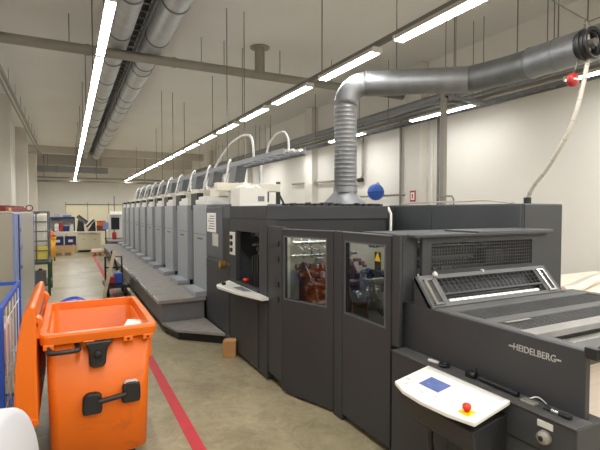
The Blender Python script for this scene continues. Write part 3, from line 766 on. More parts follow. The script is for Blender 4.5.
# sloped guard: cheeks, slope frame, grille
sy0, sy1, sz0, sz1 = 2.285, 2.13, 1.262, ZT+.005
sx0, sx1 = DX+.005, 3.36
def sl(x, s, off=0.0):   # point on slope at fraction s from the top; off along its outward normal
    d = Vector((0, sy1-sy0, sz1-sz0)); n = Vector((0, sz1-sz0, sy0-sy1)).normalized(); n = n if n.z > 0 else -n
    return Vector((x, sy0, sz0)) + d*s + n*off
def slab(b, xa, xb, s0, s1, o0, o1):
    P = [sl(xa, s0, o0), sl(xb, s0, o0), sl(xb, s1, o0), sl(xa, s1, o0), sl(xa, s0, o1), sl(xb, s0, o1), sl(xb, s1, o1), sl(xa, s1, o1)]
    v = [b._v(p) for p in P]
    for q in ((3,2,1,0),(4,5,6,7),(0,1,5,4),(1,2,6,5),(2,3,7,6),(3,0,4,7)): b.bm.faces.new([v[i] for i in q])
b = B()
for xa in (sx0, sx1-.02): b.prism([(2.29, ZT), (2.29, sz0+.0), (2.285, sz0), (sy1, sz1), (sy1-.03, ZT)], 'x', xa, xa+.02)
obj('slope_cheek', b, 'dark', t)
b = B(); slab(b, sx0, sx1, 0, .13, -.02, 0); slab(b, sx0, sx1, .9, 1.0, -.02, 0); slab(b, sx0, sx0+.17, .13, .9, -.02, 0); slab(b, sx1-.17, sx1, .13, .9, -.02, 0)
obj('slope_frame', b, 'frame', t)
b = B(); slab(b, sx0+.17, sx1-.17, .13, .9, -.055, -.05); obj('slope_backing', b, 'black', t)
b = B(); n = 22
for i in range(n+1):
    x = sx0+.17+(sx1-sx0-.34)*i/n; slab(b, x-.002, x+.002, .13, .62, -.012, -.004)
for j in range(5): s = .14+.12*j; slab(b, sx0+.17, sx1-.17, s-.006, s+.006, -.012, -.006)
slab(b, sx0+.17, sx1-.17, .60, .66, -.02, 0)
obj('slope_grille', b, 'dark', t)
b = B(); n = 16
for i in range(n):
    x = sx0+.2+(sx1-sx0-.42)*i/n; slab(b, x, x+.05, .77, .85, -.03, -.014)
obj('white_strip', b, 'white', t, label='row of white tabs')
for xa in (sx0+.045, sx1-.15):
    b = B(); slab(b, xa, xa+.022, .16, .92, 0, .018); slab(b, xa+.07, xa+.085, .16, .92, 0, .014); slab(b, xa, xa+.085, .14, .19, 0, .014); slab(b, xa, xa+.085, .88, .94, 0, .014)
    h = obj('chrome_handle', b, 'chrome', t, label='chrome handle frame')
    b = B(); slab(b, xa+.024, xa+.068, .2, .87, 0, .002); obj('handle_recess', b, 'black', h)
obj('wing_nut', B().lathe([(.02, 0), (.018, .02), (.008, .03), (.001, .034)], sl(sx0+.17, .05), 14), 'label', t)
obj('sheet_brake', B().box(2.06, 3.46, 1.185, 1.345, 1.0, 1.045, .006), 'frame', t)
# roller at near end
b = B(); b.cyl((DX+.03, 1.12, ZT-.002), (3.5, 1.12, ZT-.002), .022, 18); obj('roller', b, 'galv', t)
b = B(); b.lathe([(.022, -.02), (.034, -.016), (.034, .016), (.022, .02)], (DX+.06, 1.12, ZT-.002), 18, 'x'); b.box(DX+.0, DX+.035, 1.125, 1.18, ZT-.03, ZT+.02, .004)
obj('roller_collar', b, 'black', t)
b = B(); b.cyl((3.52, 1.16, .0), (3.52, 1.16, ZT), .03, 12); b.box(3.4, 3.55, 1.2, 2.3, .02, 1.0); obj('far_leg', b, 'dark2', t)
# console
cn = obj('control_console', B().prism([(1.895, 2.01), (1.64, 2.01), (1.605, 1.90), (1.597, 1.75), (1.61, 1.58), (1.64, 1.44), (1.895, 1.45)], 'z', .0, .022, .005), 'white', t, label='white tilted control console')
# tilt the console: raise the back edge
me = cn.data
for v in me.vertices:
    wx = v.co.x + wpos(cn).x; v.co.z += .695 + (wx-1.6)*.20 - 0.0
ct = lambda x: .695+(x-1.6)*.20+.0225
def plate(x0, x1, y0, y1, h, m, name, par):
    b = B(); v = [b._v((x, y, ct(x)+k)) for k in (0, h) for x, y in ((x0, y0), (x1, y0), (x1, y1), (x0, y1))]
    for q in ((3,2,1,0),(4,5,6,7),(0,1,5,4),(1,2,6,5),(2,3,7,6),(3,0,4,7)): b.bm.faces.new([v[i] for i in q])
    return obj(name, b, m, par)
off = cn
plate(1.712, 1.805, 1.745, 1.89, .0025, 'screen', 'display', cn)
plate(1.655, 1.705, 1.49, 1.555, .0022, 'yellowpaint', 'yellow_plate', cn)
zc = ct(1.68)
obj('emergency_button', B().lathe([(.012, 0), (.012, .014), (.02, .016), (.021, .028), (.016, .036), (.001, .037)], (1.682, 1.525, zc+.002), 18), 'redbutton', cn, label='red mushroom button')
for (x, y, w, h) in ((1.70, 1.955, .012, .03), (1.66, 1.93, .012, .018), (1.655, 1.80, .014, .02), (1.67, 1.72, .02, .012), (1.68, 1.62, .012, .012), (1.74, 1.63, .012, .012), (1.83, 1.72, .01, .03)):
    plate(x, x+w, y, y+h, .0015, 'label', 'key', cn)
plate(1.86, 1.888, 1.47, 1.99, .0015, 'label', 'rear_strip', cn)
obj('console_housing', B().prism([(1.90, .70), (1.66, .66), (1.68, .55), (1.74, .50), (1.90, .50)], 'y', 1.47, 1.99, .006), 'dark2', t)
obj('hanging_cable', B().tube(spline([(1.80, 1.88, .51), (1.79, 1.88, .40), (1.82, 1.87, .25), (1.88, 1.86, .12)], 5), .016, 8), 'black', t)
# paper pile
t = thing('paper_pile', 'tall pile of white sheets standing in the delivery table', 'paper pile', (2.7, 1.5, 0))
obj('sheets', B().box(2.09, 3.38, 1.22, 2.0, .16, .975, .002), 'paperside', t)
obj('top_sheet', B().box(2.09, 3.38, 1.22, 2.0, .975, .98), 'paper', t)
obj('pallet', B().box(2.13, 3.38, 1.22, 2.0, .0, .16), 'wood', t)
# tools on the ledge
z = .772
t = thing('ring_clamp', 'black ring clamp with a white end on the ledge above the console', 'tool', (1.96, 1.98, z))
obj('ring', B().tube(arc((1.965, 1.955, z+.011), .024, 0, 2*PI*19/20, 19, 'xy'), .010, 8, True), 'black', t)
obj('stem', B().cyl((1.955, 1.985, z+.012), (1.945, 2.06, z+.012), .011, 12), 'label', t)
t = thing('locking_wrench', 'long black wrench lying on the ledge below the lettering', 'tool', (1.965, 1.6, z))
obj('handle', B().cyl((1.97, 1.70, z+.016), (1.965, 1.46, z+.016), .013, 12), 'black', t)
b = B(); b.lathe([(.012, -.02), (.02, -.018), (.02, .018), (.012, .02)], (1.97, 1.745, z+.02), 16, 'y'); b.box(1.955, 1.985, 1.75, 1.79, z, z+.03, .004); b.cyl((1.97, 1.73, z+.03), (1.97, 1.73, z+.062), .007, 8)
obj('jaw', b, 'black', t)
t = thing('metal_clip', 'small grey metal clip on the ledge between wrench and pen', 'clip', (1.955, 1.39, z))
obj('clip_body', B().box(1.935, 1.975, 1.355, 1.43, z, z+.014, .004), 'pipe', t)
obj('spring', B().tube(spline([(1.96, 1.40, z+.018), (1.985, 1.37, z+.032), (1.995, 1.33, z+.012)], 5), .004, 6), 'steel', t)
t = thing('marker_pen', 'black marker pen on the ledge near its corner', 'pen', (1.955, 1.25, z))
obj('barrel', B().cyl((1.955, 1.315, z+.01), (1.955, 1.19, z+.01), .010, 12), 'black', t)
obj('grip', B().cyl((1.955, 1.28, z+.01), (1.955, 1.245, z+.01), .0115, 12), 'steel', t)

# ------------------------------------------------------------------ graphite electrical cabinet
t = thing('electrical_cabinet', 'tall graphite cabinet behind the delivery table at the right', 'cabinet', (4.0, 3.7, 0))
obj('carcass', B().box(3.72, 4.29, 2.745, 4.70, .08, 1.76, .006), 'cabinet', t)
obj('door', B().box(3.70, 3.722, 2.76, 3.895, .12, 1.75, .004), 'cabinet', t)
obj('door', B().box(3.70, 3.722, 3.905, 4.69, .12, 1.75, .004), 'cabinet', t)
obj('end_panel', B().box(3.73, 4.28, 2.735, 2.748, .12, 1.75, .004), 'dark', t)
obj('plinth', B().box(3.75, 4.26, 2.78, 4.68, 0, .08), 'black', t)
b = B()
for y in (2.95, 3.75, 4.1): b.cyl((3.85, y, 1.76), (3.85, y, 1.775), .02, 12)
obj('lifting_bolt', b, 'steel', t)
b = B(); b.box(4.285, 4.30, 2.80, 2.84, .95, 1.65); obj('hinge', b, 'steel', t)
tag(obj('cable', B().tube(spline([(3.9, 3.0, 1.768), (3.85, 3.3, 1.80), (3.95, 3.8, 1.795), (3.85, 4.3, 1.79), (3.9, 4.65, 1.768)], 6), .009, 6), 'hose', origin=(3.9, 3.5, 1.768)), 'thin ivory cable lying along the top of the graphite cabinet', 'cable')
# things past the cabinet at the right wall
t = thing('wrapped_bundle', 'pinkish paper bundle lying along a shelf at the right wall', 'bundle', (5.5, 3.0, 0))
b = B(); pts = spline([(4.5, 2.86, .87), (4.9, 2.95, .85), (5.4, 3.1, .86), (6.2, 3.3, .88), (6.8, 3.4, .85)], 6)
b.tube(pts, .045, 10); obj('roll', b, 'pink', t)
obj('wrap', B().tube(spline([(4.55, 2.98, .836), (5.1, 3.12, .836), (5.9, 3.38, .836), (6.7, 3.55, .836)], 6), .035, 10), 'hose', t)
t = thing('side_table', 'pale low table along the right wall behind the delivery', 'table', (5.5, 3.2, 0))
obj('table_top', B().box(4.4, 6.9, 2.6, 3.9, .76, .80, .004), 'offwhite', t)
for x in (4.5, 6.8):
    for y in (2.7, 3.8): obj('leg', B().box(x-.03, x+.03, y-.03, y+.03, 0, .76), 'steel', t)
t = thing('carton', 'small tan box standing against the graphite cabinet edge', 'box', (4.5, 3.2, .8))
obj('box_body', B().box(4.42, 4.52, 3.1, 3.3, .80, 1.12, .004), 'pink', t)
obj('label', B().box(4.45, 4.49, 3.096, 3.101, .96, 1.04), 'redpaint', t)

# ------------------------------------------------------------------ orange bin
t = thing('wheeled_bin', 'big open orange waste bin with black handles and wheels', 'bin', (.17, 3.6, 0))
def ring(z, x0, x1, y0, y1, r=.05, n=5):
    out = []
    for cx, cy, a0 in ((x1-r, y1-r, 0), (x0+r, y1-r, PI/2), (x0+r, y0+r, PI), (x1-r, y0+r, 1.5*PI)):
        for i in range(n): a = a0+PI/2*i/(n-1); out.append((cx+r*math.cos(a), cy+r*math.sin(a), z))
    return out
def skin(b, rings, smooth=True, close=False):
    V = [[b._v(p) for p in r_] for r_ in rings]; n = len(V[0])
    for i in range(len(V)-1 + (1 if close else 0)):
        a, c = V[i], V[(i+1) % len(V)]
        for k in range(n): f = b.bm.faces.new((a[k], a[(k+1)%n], c[(k+1)%n], c[k])); f.smooth = smooth
    return V
b = B()
R = [ring(.11, -.10, .425, 3.13, 4.07, .06), ring(.13, -.122, .447, 3.108, 4.09, .06), ring(.89, -.137, .477, 3.095, 4.105, .05), ring(.89, -.114, .454, 3.118, 4.082, .05), ring(.17, -.10, .425, 3.13, 4.07, .05)]
V = skin(b, R); b.bm.faces.new(V[0][::-1]); b.bm.faces.new(V[-1])
body = obj('body', b, 'orangeworn', t)
b = B(); R = [ring(.885, -.14, .48, 3.09, 4.11, .04), ring(.885, -.165, .505, 3.065, 4.135, .045), ring(.935, -.172, .512, 3.055, 4.142, .05), ring(.95, -.168, .508, 3.06, 4.138, .05), ring(.95, -.13, .47, 3.10, 4.10, .05), ring(.885, -.122, .462, 3.108, 4.092, .05)]
skin(b, R, False, True); rim = obj('rim', b, 'orange', t)
b = B()
for x in (-.12, .10, .33, .45): b.box(x-.03, x+.03, 3.062, 3.095, .855, .89, .006)
obj('rim_lug', b, 'orange', rim)
b = B()
for x in (-.12, .10, .33, .45): b.cyl((x, 3.066, .872), (x, 3.06, .872), .008, 10)
obj('bolt_hole', b, 'black', rim)
b = B(); b.tube(spline([(-.10, 3.10, .87), (-.12, 3.05, .852), (-.10, 3.03, .845), (.02, 3.03, .845), (.045, 3.05, .852), (.03, 3.10, .87)], 5), .014, 10)
obj('grip_handle', b, 'black', t)
b = B(); b.prism([(.07, .882), (.245, .882), (.205, .83), (.195, .735), (.175, .715), (.12, .715), (.10, .735), (.098, .83)], 'y', 3.045, 3.11, .010)
br = obj('lid_bracket', b, 'black', t); obj('bracket_boss', B().lathe([(.026, 0), (.024, -.02), (.012, -.026), (.001, -.028)], (.148, 3.05, .80), 18, 'y'), 'rubber', br)
hp_ = obj('pull_handle', B().cyl((.15, 3.055, .495), (.31, 3.055, .515), .017, 12), 'black', t)
b = B()
for cx, cz in ((.115, .485), (.345, .52)):
    b.prism([(cx-.052, cz-.07), (cx+.052, cz-.07), (cx+.058, cz-.04), (cx+.055, cz+.045), (cx+.03, cz+.065), (cx-.03, cz+.065), (cx-.055, cz+.04), (cx-.058, cz-.05)], 'y', 3.062, 3.112, .012)
obj('handle_pad', b, 'black', hp_)
b = B(); b.prism([(.30, .575), (.39, .575), (.375, .592), (.315, .592)], 'y', 3.072, 3.108, .004); obj('worn_edge', b, 'label', hp_)
b = B()
for x in (.468, ): 
    for y in (3.2, 3.62, 4.0): b.box(x, x+.022, y-.03, y+.03, .70, .885, .006)
obj('side_rib', b, 'orange', t)
for x in (-.02, .36):
    for y in (3.24, 3.96):
        w = obj('caster', B().cyl((x-.02, y, .05), (x+.02, y, .05), .05, 18), 'rubber', t)
        obj('fork', B().box(x-.03, x+.03, y-.03, y+.03, .08, .112), 'steel', w)
lid = obj('lid', B().prism([(-.21, 1.135), (-.245, 1.10), (-.275, .93), (-.292, .75), (-.305, .42), (-.30, .395), (-.21, .40), (-.178, .44), (-.182, .80), (-.178, 1.06), (-.185, 1.13)], 'y', 3.03, 4.13, .008), 'orange', t, label='orange lid hanging open at the side')
b = B(); b.box(-.31, -.172, 3.018, 3.034, .44, .455); b.box(-.30, -.18, 3.02, 4.14, .455, .47, .004); obj('lid_rib', b, 'orange', lid)
b = B()
for y in (3.12, 4.02): b.cyl((-.185, y-.05, 1.02), (-.185, y+.05, 1.02), .04, 14); b.box(-.19, -.165, y-.04, y+.04, .93, 1.03, .005)
obj('hinge', b, 'orange', t)
obj('hinge_pin', B().cyl((-.185, 3.05, 1.02), (-.185, 4.12, 1.02), .014, 10), 'black', t)
# paper scraps and grime inside
b = B(); q = [(.24, 3.20, .80), (.44, 3.18, .85), (.45, 3.45, .90), (.36, 3.36, .93)]
b.quad(q); b.quad([(p[0]+.01, p[1]+.01, p[2]-.012) for p in q][::-1])
for i in range(4): j = (i+1) % 4; b.quad([q[i], q[j], (q[j][0]+.01, q[j][1]+.01, q[j][2]-.012), (q[i][0]+.01, q[i][1]+.01, q[i][2]-.012)])
b.box(-.05, .38, 3.2, 4.0, .172, .50, .03)
sc_ = tag(obj('waste_paper', b, 'paper', origin=(.2, 3.5, .172)), 'white waste paper inside the orange bin', 'paper')
# blue bag behind
b = B(); prof = []
for i in range(12):
    a = i/11; prof.append((.245*math.sin(min(1, a*1.25)*PI/2)*(1 if a < .75 else max(.05, math.sqrt(max(0, 1-((a-.75)/.26)**2)))), a*.90))
prof[0] = (.2, 0)
b.lathe(prof, (.02, 4.52, 0), 20)
for v in b.bm.verts: v.co += Vector((.02*math.sin(v.co.z*17+v.co.y*9), .02*math.sin(v.co.x*21+v.co.z*8), 0.0))
bag = thing('refuse_bag', 'blue plastic bag standing behind the orange bin', 'bag', (.02, 4.52, 0))
obj('sack', b, 'bluebag', bag)
obj('fold', B().tube(spline([(-.1, 4.45, .86), (-.02, 4.5, .905), (.06, 4.55, .90), (.13, 4.6, .85)], 5), .014, 8), 'bluebag', bag)

# ------------------------------------------------------------------ paper roll, front left
t = thing('paper_roll', 'big white paper roll lying on the floor at the lower left', 'paper roll', (-.7, 2.08, 0))
b = B(math.radians(-13), (-.235, 2.05, 0)); RR = .45; yc = 2.05
b.lathe([(RR-.02, -1.15), (RR, -1.13), (RR, -.025), (RR-.008, -.012), (RR-.03, 0.0), (.09, 0.0)], (-.235, yc, RR), 64, 'x'); obj('paper', b, 'rollpaper', t)
b = B(math.radians(-13), (-.235, 2.05, 0)); b.lathe([(.09, -.05), (.09, .002), (.07, .002), (.07, -.05)], (-.235, yc, RR), 24, 'x'); obj('core', b, 'card', t)

# ------------------------------------------------------------------ blue roll cage
t = thing('roll_cage', 'blue wheeled cage trolley beside the orange bin lid', 'trolley', (-.7, 3.9, 0))
cx0, cx1, cy0, cy1 = -.99, -.385, 3.30, 4.45
for x in (cx0, cx1):
    for y in (cy0, cy1): obj('post', B().box(x-.016, x+.016, y-.016, y+.016, .12, 1.10, .004), 'bluesteel', t)
b = B()
obj('shelf', B().box(cx0, cx1, cy0, cy1, .535, .556), 'steel', t)
for z in (1.085, .14):
    b.box(cx0, cx1, cy1-.014, cy1+.014, z-.014, z+.014); b.box(cx1-.013, cx1+.013, cy0, cy1, z-.014, z+.014); b.box(cx0-.013, cx0+.013, cy0, cy1, z-.014, z+.014)
b.box(cx0, cx1, cy0-.014, cy0+.014, .126, .154)
obj('rail', b, 'bluesteel', t)
b = B(); y = cy0+.09
while y < cy1-.03: b.cyl((cx1, y, .14), (cx1, y, 1.08), .004, 6); y += .2
for z in (.4, .95): b.cyl((cx1, cy0, z), (cx1, cy1, z), .004, 6)
obj('wire_panel', b, 'hosewhite', t)
obj('deck', B().box(cx0, cx1, cy0, cy1, .115, .14), 'bluesteel', t)
for x in (cx0+.08, cx1-.08):
    for y in (cy0+.1, cy1-.1):
        w = obj('caster', B().cyl((x-.02, y, .055), (x+.02, y, .055), .055, 18), 'rubber', t); obj('fork', B().prism([(y-.04, .12), (y+.04, .12), (y+.02, .05), (y-.02, .05)], 'x', x-.03, x+.03), 'bluesteel', w)
t = thing('wrapped_bundle', 'pale pink wrapped bundle inside the blue cage trolley', 'bundle', (-.62, 3.95, .556))
obj('parcel', B().box(-.93, -.42, 3.45, 4.38, .56, .84, .05, 3), 'pink', t)
obj('strap', B().box(-.935, -.415, 3.95, 3.98, .555, .845, .01), 'paper', t)
t = thing('hand_pump', 'blue and black hand pump on the bottom deck of the cage trolley', 'pump', (-.47, 3.72, .14))
obj('frame', B().tube(spline([(-.50, 3.50, .16), (-.50, 3.52, .30), (-.48, 3.66, .45), (-.46, 3.82, .38), (-.45, 3.92, .16)], 6), .022, 8), 'bluesteel', t)
obj('wheel', B().cyl((-.48, 3.62, .23), (-.43, 3.62, .23), .09, 20), 'rubber', t)
obj('hub', B().cyl((-.485, 3.62, .23), (-.425, 3.62, .23), .04, 16), 'bluepale', t)
obj('handle', B().cyl((-.48, 3.66, .44), (-.47, 3.95, .50), .015, 8), 'black', t)

# ------------------------------------------------------------------ cabinets at left
t = thing('machine_cabinet', 'near beige cabinet at the left edge', 'cabinet', (-1.0, 5.3, 0))
obj('carcass', B().box(-1.4, -.58, 4.62, 6.08, .06, 1.67, .008), 'beige', t)
obj('door', B().box(-.582, -.57, 4.64, 6.06, .1, 1.66, .004), 'beige', t)
obj('top_edge', B().box(-1.41, -.565, 4.61, 6.085, 1.67, 1.685, .003), 'beige2', t)
obj('plinth', B().box(-1.36, -.62, 4.66, 6.05, 0, .06), 'black', t)
t = thing('machine_cabinet', 'farther grey-beige cabinet with a pale blue front section', 'cabinet', (-1.0, 7.8, 0))
obj('carcass', B().box(-1.4, -.58, 6.10, 9.42, .06, 1.67, .008), 'beige2', t)
bp_ = obj('blue_section', B().box(-.585, -.555, 6.12, 6.95, .1, 1.665, .01), 'bluepale', t, label='pale blue front section')
b = B()
for z in (.95, 1.2, 1.42): b.box(-.556, -.53, 6.72, 6.82, z, z+.05, .006)
obj('latch', b, 'steel', bp_)
obj('edge_strip', B().box(-.552, -.545, 6.50, 6.56, .12, 1.64), 'navy', bp_)
obj('door', B().box(-.585, -.57, 7.0, 9.38, .1, 1.66, .004), 'beige2', t)
obj('corner_post', B().box(-.60, -.56, 9.38, 9.44, .06, 1.67), 'bluepale', t)
obj('plinth', B().box(-1.36, -.62, 6.14, 9.38, 0, .06), 'black', t)
t = thing('red_bar', 'dusty red bar with a coil lying on the beige cabinets', 'bar', (-.75, 7.5, 1.67))
b = B(); b.box(-.72, -.66, 6.3, 9.4, 1.67, 1.74, .006); b.box(-.84, -.78, 6.6, 9.3, 1.67, 1.73, .006)
for y in (6.9, 7.6, 8.3, 9.0): b.box(-.80, -.68, y, y+.05, 1.73, 1.76)
obj('bar_body', b, 'darkred', t)
obj('coil', B().tube(arc((-.62, 9.33, 1.735), .05, 0, 2*PI*19/20, 19), .010, 6, True), 'darkred', t)
obj('tag', B().box(-.659, -.655, 6.6, 6.85, 1.69, 1.725), 'yellow', t)
# IBC tank on green stand
t = thing('liquid_tank', 'caged white tank of yellow liquid on the green stand', 'tank', (-.66, 10.7, .68))
obj('bottle', B().box(-.94, -.395, 10.23, 11.15, .98, 1.62, .05, 3), 'translucent', t)
obj('liquid', B().box(-.94, -.395, 10.23, 11.15, .70, .98, .02), 'liquid', t, label='yellow liquid level')
obj('cap', B().cyl((-.66, 10.7, 1.61), (-.66, 10.7, 1.66), .1, 18), 'black', t)
b = B()
for z in (.72, .9, 1.09, 1.28, 1.47, 1.66):
    for y in (10.2, 11.18): b.cyl((-.96, y, z), (-.37, y, z), .012, 6)
    for x in (-.96, -.37): b.cyl((x, 10.2, z), (x, 11.18, z), .012, 6)
for x in (-.96, -.76, -.57, -.37):
    for y in (10.2, 11.18): b.cyl((x, y, .69), (x, y, 1.67), .012, 6)
for y in (10.45, 10.7, 10.95):
    for x in (-.96, -.37): b.cyl((x, y, .69), (x, y, 1.67), .012, 6)
obj('cage', b, 'galvdark', t)
obj('tray', B().box(-.97, -.36, 10.18, 11.2, .675, .70), 'galvdark', t)
t = thing('tank_stand', 'dark green frame stand under the caged tank', 'stand', (-.66, 10.7, 0))
b = B(); b.box(-.98, -.34, 10.16, 11.22, .63, .675); obj('stand_top', b, 'green', t)
for x in (-.96, -.36):
    for y in (10.18, 11.2): obj('leg', B().box(x-.025, x+.025, y-.025, y+.025, 0, .63), 'green', t)
obj('lower_shelf', B().box(-.98, -.34, 10.16, 11.22, .2, .225), 'green', t)
for k, (x, z, h, m, lab) in enumerate(((-.80, .225, .22, 'black', 'black canister on the left of the green stand shelf'), (-.52, .225, .26, 'greymotor', 'grey canister on the right of the green stand shelf'))):
    c = thing('canister', lab, 'canister', (x, 10.4, z), 'canisters on the stand shelf')
    obj('jug', B().box(x-.1, x+.1, 10.3, 10.5, z, z+h, .02), m, c); obj('cap', B().cyl((x, 10.4, z+h-.005), (x, 10.4, z+h+.04), .03, 12), 'redpaint' if k else 'white', c)

# ------------------------------------------------------------------ hand truck by the walkway
t = thing('platform_truck', 'low dark platform truck with a pale board leaning on its bars beside the walkway', 'trolley', (.8, 9.6, 0))
obj('deck', B().box(.60, 1.04, 9.35, 10.15, .18, .24, .008), 'black', t)
for x in (.66, .98):
    for y in (9.45, 10.05): obj('wheel', B().cyl((x-.02, y, .09), (x+.02, y, .09), .09, 16), 'rubber', t)
b = B(); b.tube([(.66, 10.1, .24), (.66, 10.15, .72), (.98, 10.15, .72), (.98, 10.1, .24)], .018, 8); b.tube([(.66, 10.13, .5), (.98, 10.13, .5)], .014, 8)
obj('push_bar', b, 'black', t)
tag(obj('board', B().prism([(.54, .02), (.60, .02), (.80, .90), (.74, .91)], 'y', 9.28, 9.33, .004), 'woodpale', origin=(.6, 9.3, .02)), 'pale board leaning beside the platform truck', 'board')
for k, (x, m, lab) in enumerate(((.86, 'bluesteel', 'blue plastic canister on the platform truck'), (.72, 'redpaint', 'red canister on the platform truck'))):
    c = thing('canister', lab, 'canister', (x, 9.6, .24), 'canisters on the platform truck')
    obj('jug', B().box(x-.075, x+.075, 9.5, 9.75, .24, .45-.06*k, .02), m, c); obj('cap', B().cyl((x, 9.62, .445-.06*k), (x, 9.62, .49-.06*k), .03, 12), 'white', c)
t = thing('floor_jack', 'black jack handle resting on the platform truck', 'tool', (.9, 9.9, .24))
obj('handle', B().cyl((.94, 9.85, .24), (.74, 9.42, .86), .018, 8), 'black', t)
obj('grip', B().cyl((.76, 9.46, .80), (.73, 9.40, .90), .026, 8), 'rubber', t)

# ------------------------------------------------------------------ far end
t = thing('partition_screen', 'cream panelled partition standing across the far end', 'partition', (2.5, 23, 0))
for k in range(6):
    x = -.12 + .9*k; obj('panel', B().box(x+.008, x+.892, 23.0, 23.05, .02, 1.93, .004), 'cream', t)
obj('top_rail', B().box(-.14, 5.3, 22.98, 23.07, 1.93, 1.97), 'wire', t)
b = B()
for k in range(7): b.box(-.14+.9*k, -.10+.9*k, 22.99, 23.06, 0, 2.05)
obj('post', b, 'creamgap', t)
t = thing('work_table', 'long work table in front of the cream partition', 'table', (.5, 20.3, 0))
obj('table_top', B().box(-.75, 1.6, 20.0, 20.8, .77, .84, .004), 'offwhite', t)
for x in (-.7, 1.55):
    for y in (20.06, 20.74): obj('leg', B().box(x-.03, x+.03, y-.03, y+.03, 0, .77), 'creamgap', t)
t = thing('base_cabinet', 'cream cabinet with two doors under the work table', 'cabinet', (.75, 20.4, 0))
obj('carcass', B().box(.3, 1.15, 20.1, 20.7, .08, .76), 'cream', t)
for x in (.32, .74):
    d = obj('door', B().box(x, x+.40, 20.08, 20.1, .1, .74, .004), 'cream', t); obj('handle', B().box(x+.17, x+.23, 20.06, 20.08, .5, .52), 'wire', d)
obj('plinth', B().box(.33, 1.12, 20.14, 20.68, 0, .08), 'black', t)
t = thing('tool_rack', 'navy shelf rack standing on the left of the work table', 'shelf', (-.1, 20.5, .84))
obj('top_shelf', B().box(-.75, .22, 20.35, 20.78, 1.34, 1.42, .004), 'navy', t)
obj('back_panel', B().box(-.75, .22, 20.74, 20.78, .84, 1.34), 'white', t)
b = B(); b.box(-.75, -.71, 20.36, 20.78, .84, 1.34); b.box(.18, .22, 20.36, 20.78, .84, 1.34); obj('side_panel', b, 'navy', t)
for k, (x, z, w, h, m, lab) in enumerate(((-.52, .842, .16, .30, 'white', 'white box at the left inside the navy rack'), (-.34, .842, .12, .36, 'redpaint', 'dark red box inside the navy rack'),
    (-.19, .842, .20, .22, 'navy', 'dark blue box inside the navy rack'), (.03, .842, .14, .28, 'white', 'second white box at the right inside the navy rack'), (-.5, 1.42, .2, .12, 'label', 'pale box lying on top of the navy rack'), (-.2, 1.42, .3, .08, 'bluepale', 'flat bluish case on top of the navy rack'))):
    c = thing('storage_box', lab, 'box', (x, 20.5, z), 'boxes in the navy rack')
    obj('box_body', B().box(x, x+w, 20.4, 20.65, z, z+h, .01), m, c); obj('lid', B().box(x-.005, x+w+.005, 20.395, 20.655, z+h, z+h+.02), 'label', c)
for k, (x, lab, m) in enumerate(((.58, 'dark tray tilted on the work table beside the navy rack', 'black'), (1.0, 'pale grey tray tilted on the work table by the orange boxes', 'offwhite'))):
    c = thing('tilted_tray', lab, 'tray', (x, 20.2, .84), 'tilted trays on the work table')
    s = -1 if k == 0 else 1
    a = Vector((.34, 0, .36)) if k else Vector((.34, 0, -.28))
    p0 = Vector((.60, 0, .90)) if k == 0 else Vector((.64, 0, .94)); p0 = Vector((.27, 0, 1.40)) if k == 0 else p0
    n = Vector((a.z, 0, -a.x)).normalized()*(.15 if k else -.15); n = n if n.z > 0 else -n
    pl = [(p0.x, p0.z), ((p0+a).x, (p0+a).z), ((p0+a+n).x, (p0+a+n).z), ((p0+n).x, (p0+n).z)]
    obj('tray_body', B().prism(pl, 'y', 20.08, 20.5, .01), m, c)
    q = [(p0.x+a.x*.08+n.x*.15, p0.z+a.z*.08+n.z*.15), (p0.x+a.x*.92+n.x*.15, p0.z+a.z*.92+n.z*.15), (p0.x+a.x*.92+n.x*.6, p0.z+a.z*.92+n.z*.6), (p0.x+a.x*.08+n.x*.6, p0.z+a.z*.08+n.z*.6)]
    obj('inset', B().prism(q, 'y', 20.07, 20.082), 'greymotor' if k == 0 else 'black', c)
    obj('support', B().prism([(.28, .84), (.56, .84), (.54, 1.17), (.34, 1.33)] if k == 0 else [(.68, .84), (.98, .84), (.96, 1.27), (.90, 1.21)], 'y', 20.15, 20.45), 'black', c)
for k, (x, w, z, h, m, lab) in enumerate(((1.02, .34, .842, .22, 'redroll', 'rust-red box on the work table beside the pale tilted tray'), (1.04, .3, 1.065, .18, 'orange', 'orange box stacked on the rust-red box'), )):
    c = thing('storage_box', lab, 'box', (x, 20.3, z), 'boxes on the work table')
    obj('box_body', B().box(x, x+w, 20.15, 20.5, z, z+h, .01), m, c); obj('lid', B().box(x-.01, x+w+.01, 20.14, 20.51, z+h-.03, z+h), 'redpaint', c)
for k, (x, z, m, lab) in enumerate(((-.6, .30, 'navy', 'dark blue crate under the left of the work table'), (-.15, .30, 'navy', 'second dark blue crate under the table next to the cream cabinet'))):
    c = thing('crate', lab, 'crate', (x, 20.3, z), 'crates under the work table')
    obj('crate_body', B().box(x, x+.40, 20.15, 20.6, z, z+.34, .01), m, c); obj('label', B().box(x+.12, x+.28, 20.146, 20.151, z+.12, z+.22), 'white', c)
t = thing('low_shelf', 'low shelf carrying the dark blue crates', 'shelf', (-.2, 20.4, 0))
obj('board', B().box(-.65, .28, 20.1, 20.65, .27, .30), 'wood', t)
for x in (-.62, .22): obj('leg', B().box(x-.02, x+.03, 20.12, 20.63, 0, .27), 'wood', t)
def pallet(x0, x1, y0, label, n, m='wood'):
    t = thing('pallet', label, 'pallet', ((x0+x1)/2, y0, 0))
    b = B()
    for i in range(5): yy = y0+i*.17; b.box(x0, x1, yy, yy+.11, .12, .15)
    obj('deck_boards', b, m, t)
    b = B()
    for i in range(3): xx = x0+(x1-x0-.1)*i/2; b.box(xx, xx+.1, y0, y0+.79, 0, .12)
    obj('bearers', b, m, t)
    return t
pallet(-.55, .15, 18.9, 'wooden pallet under the wooden tray near the work table', 1)
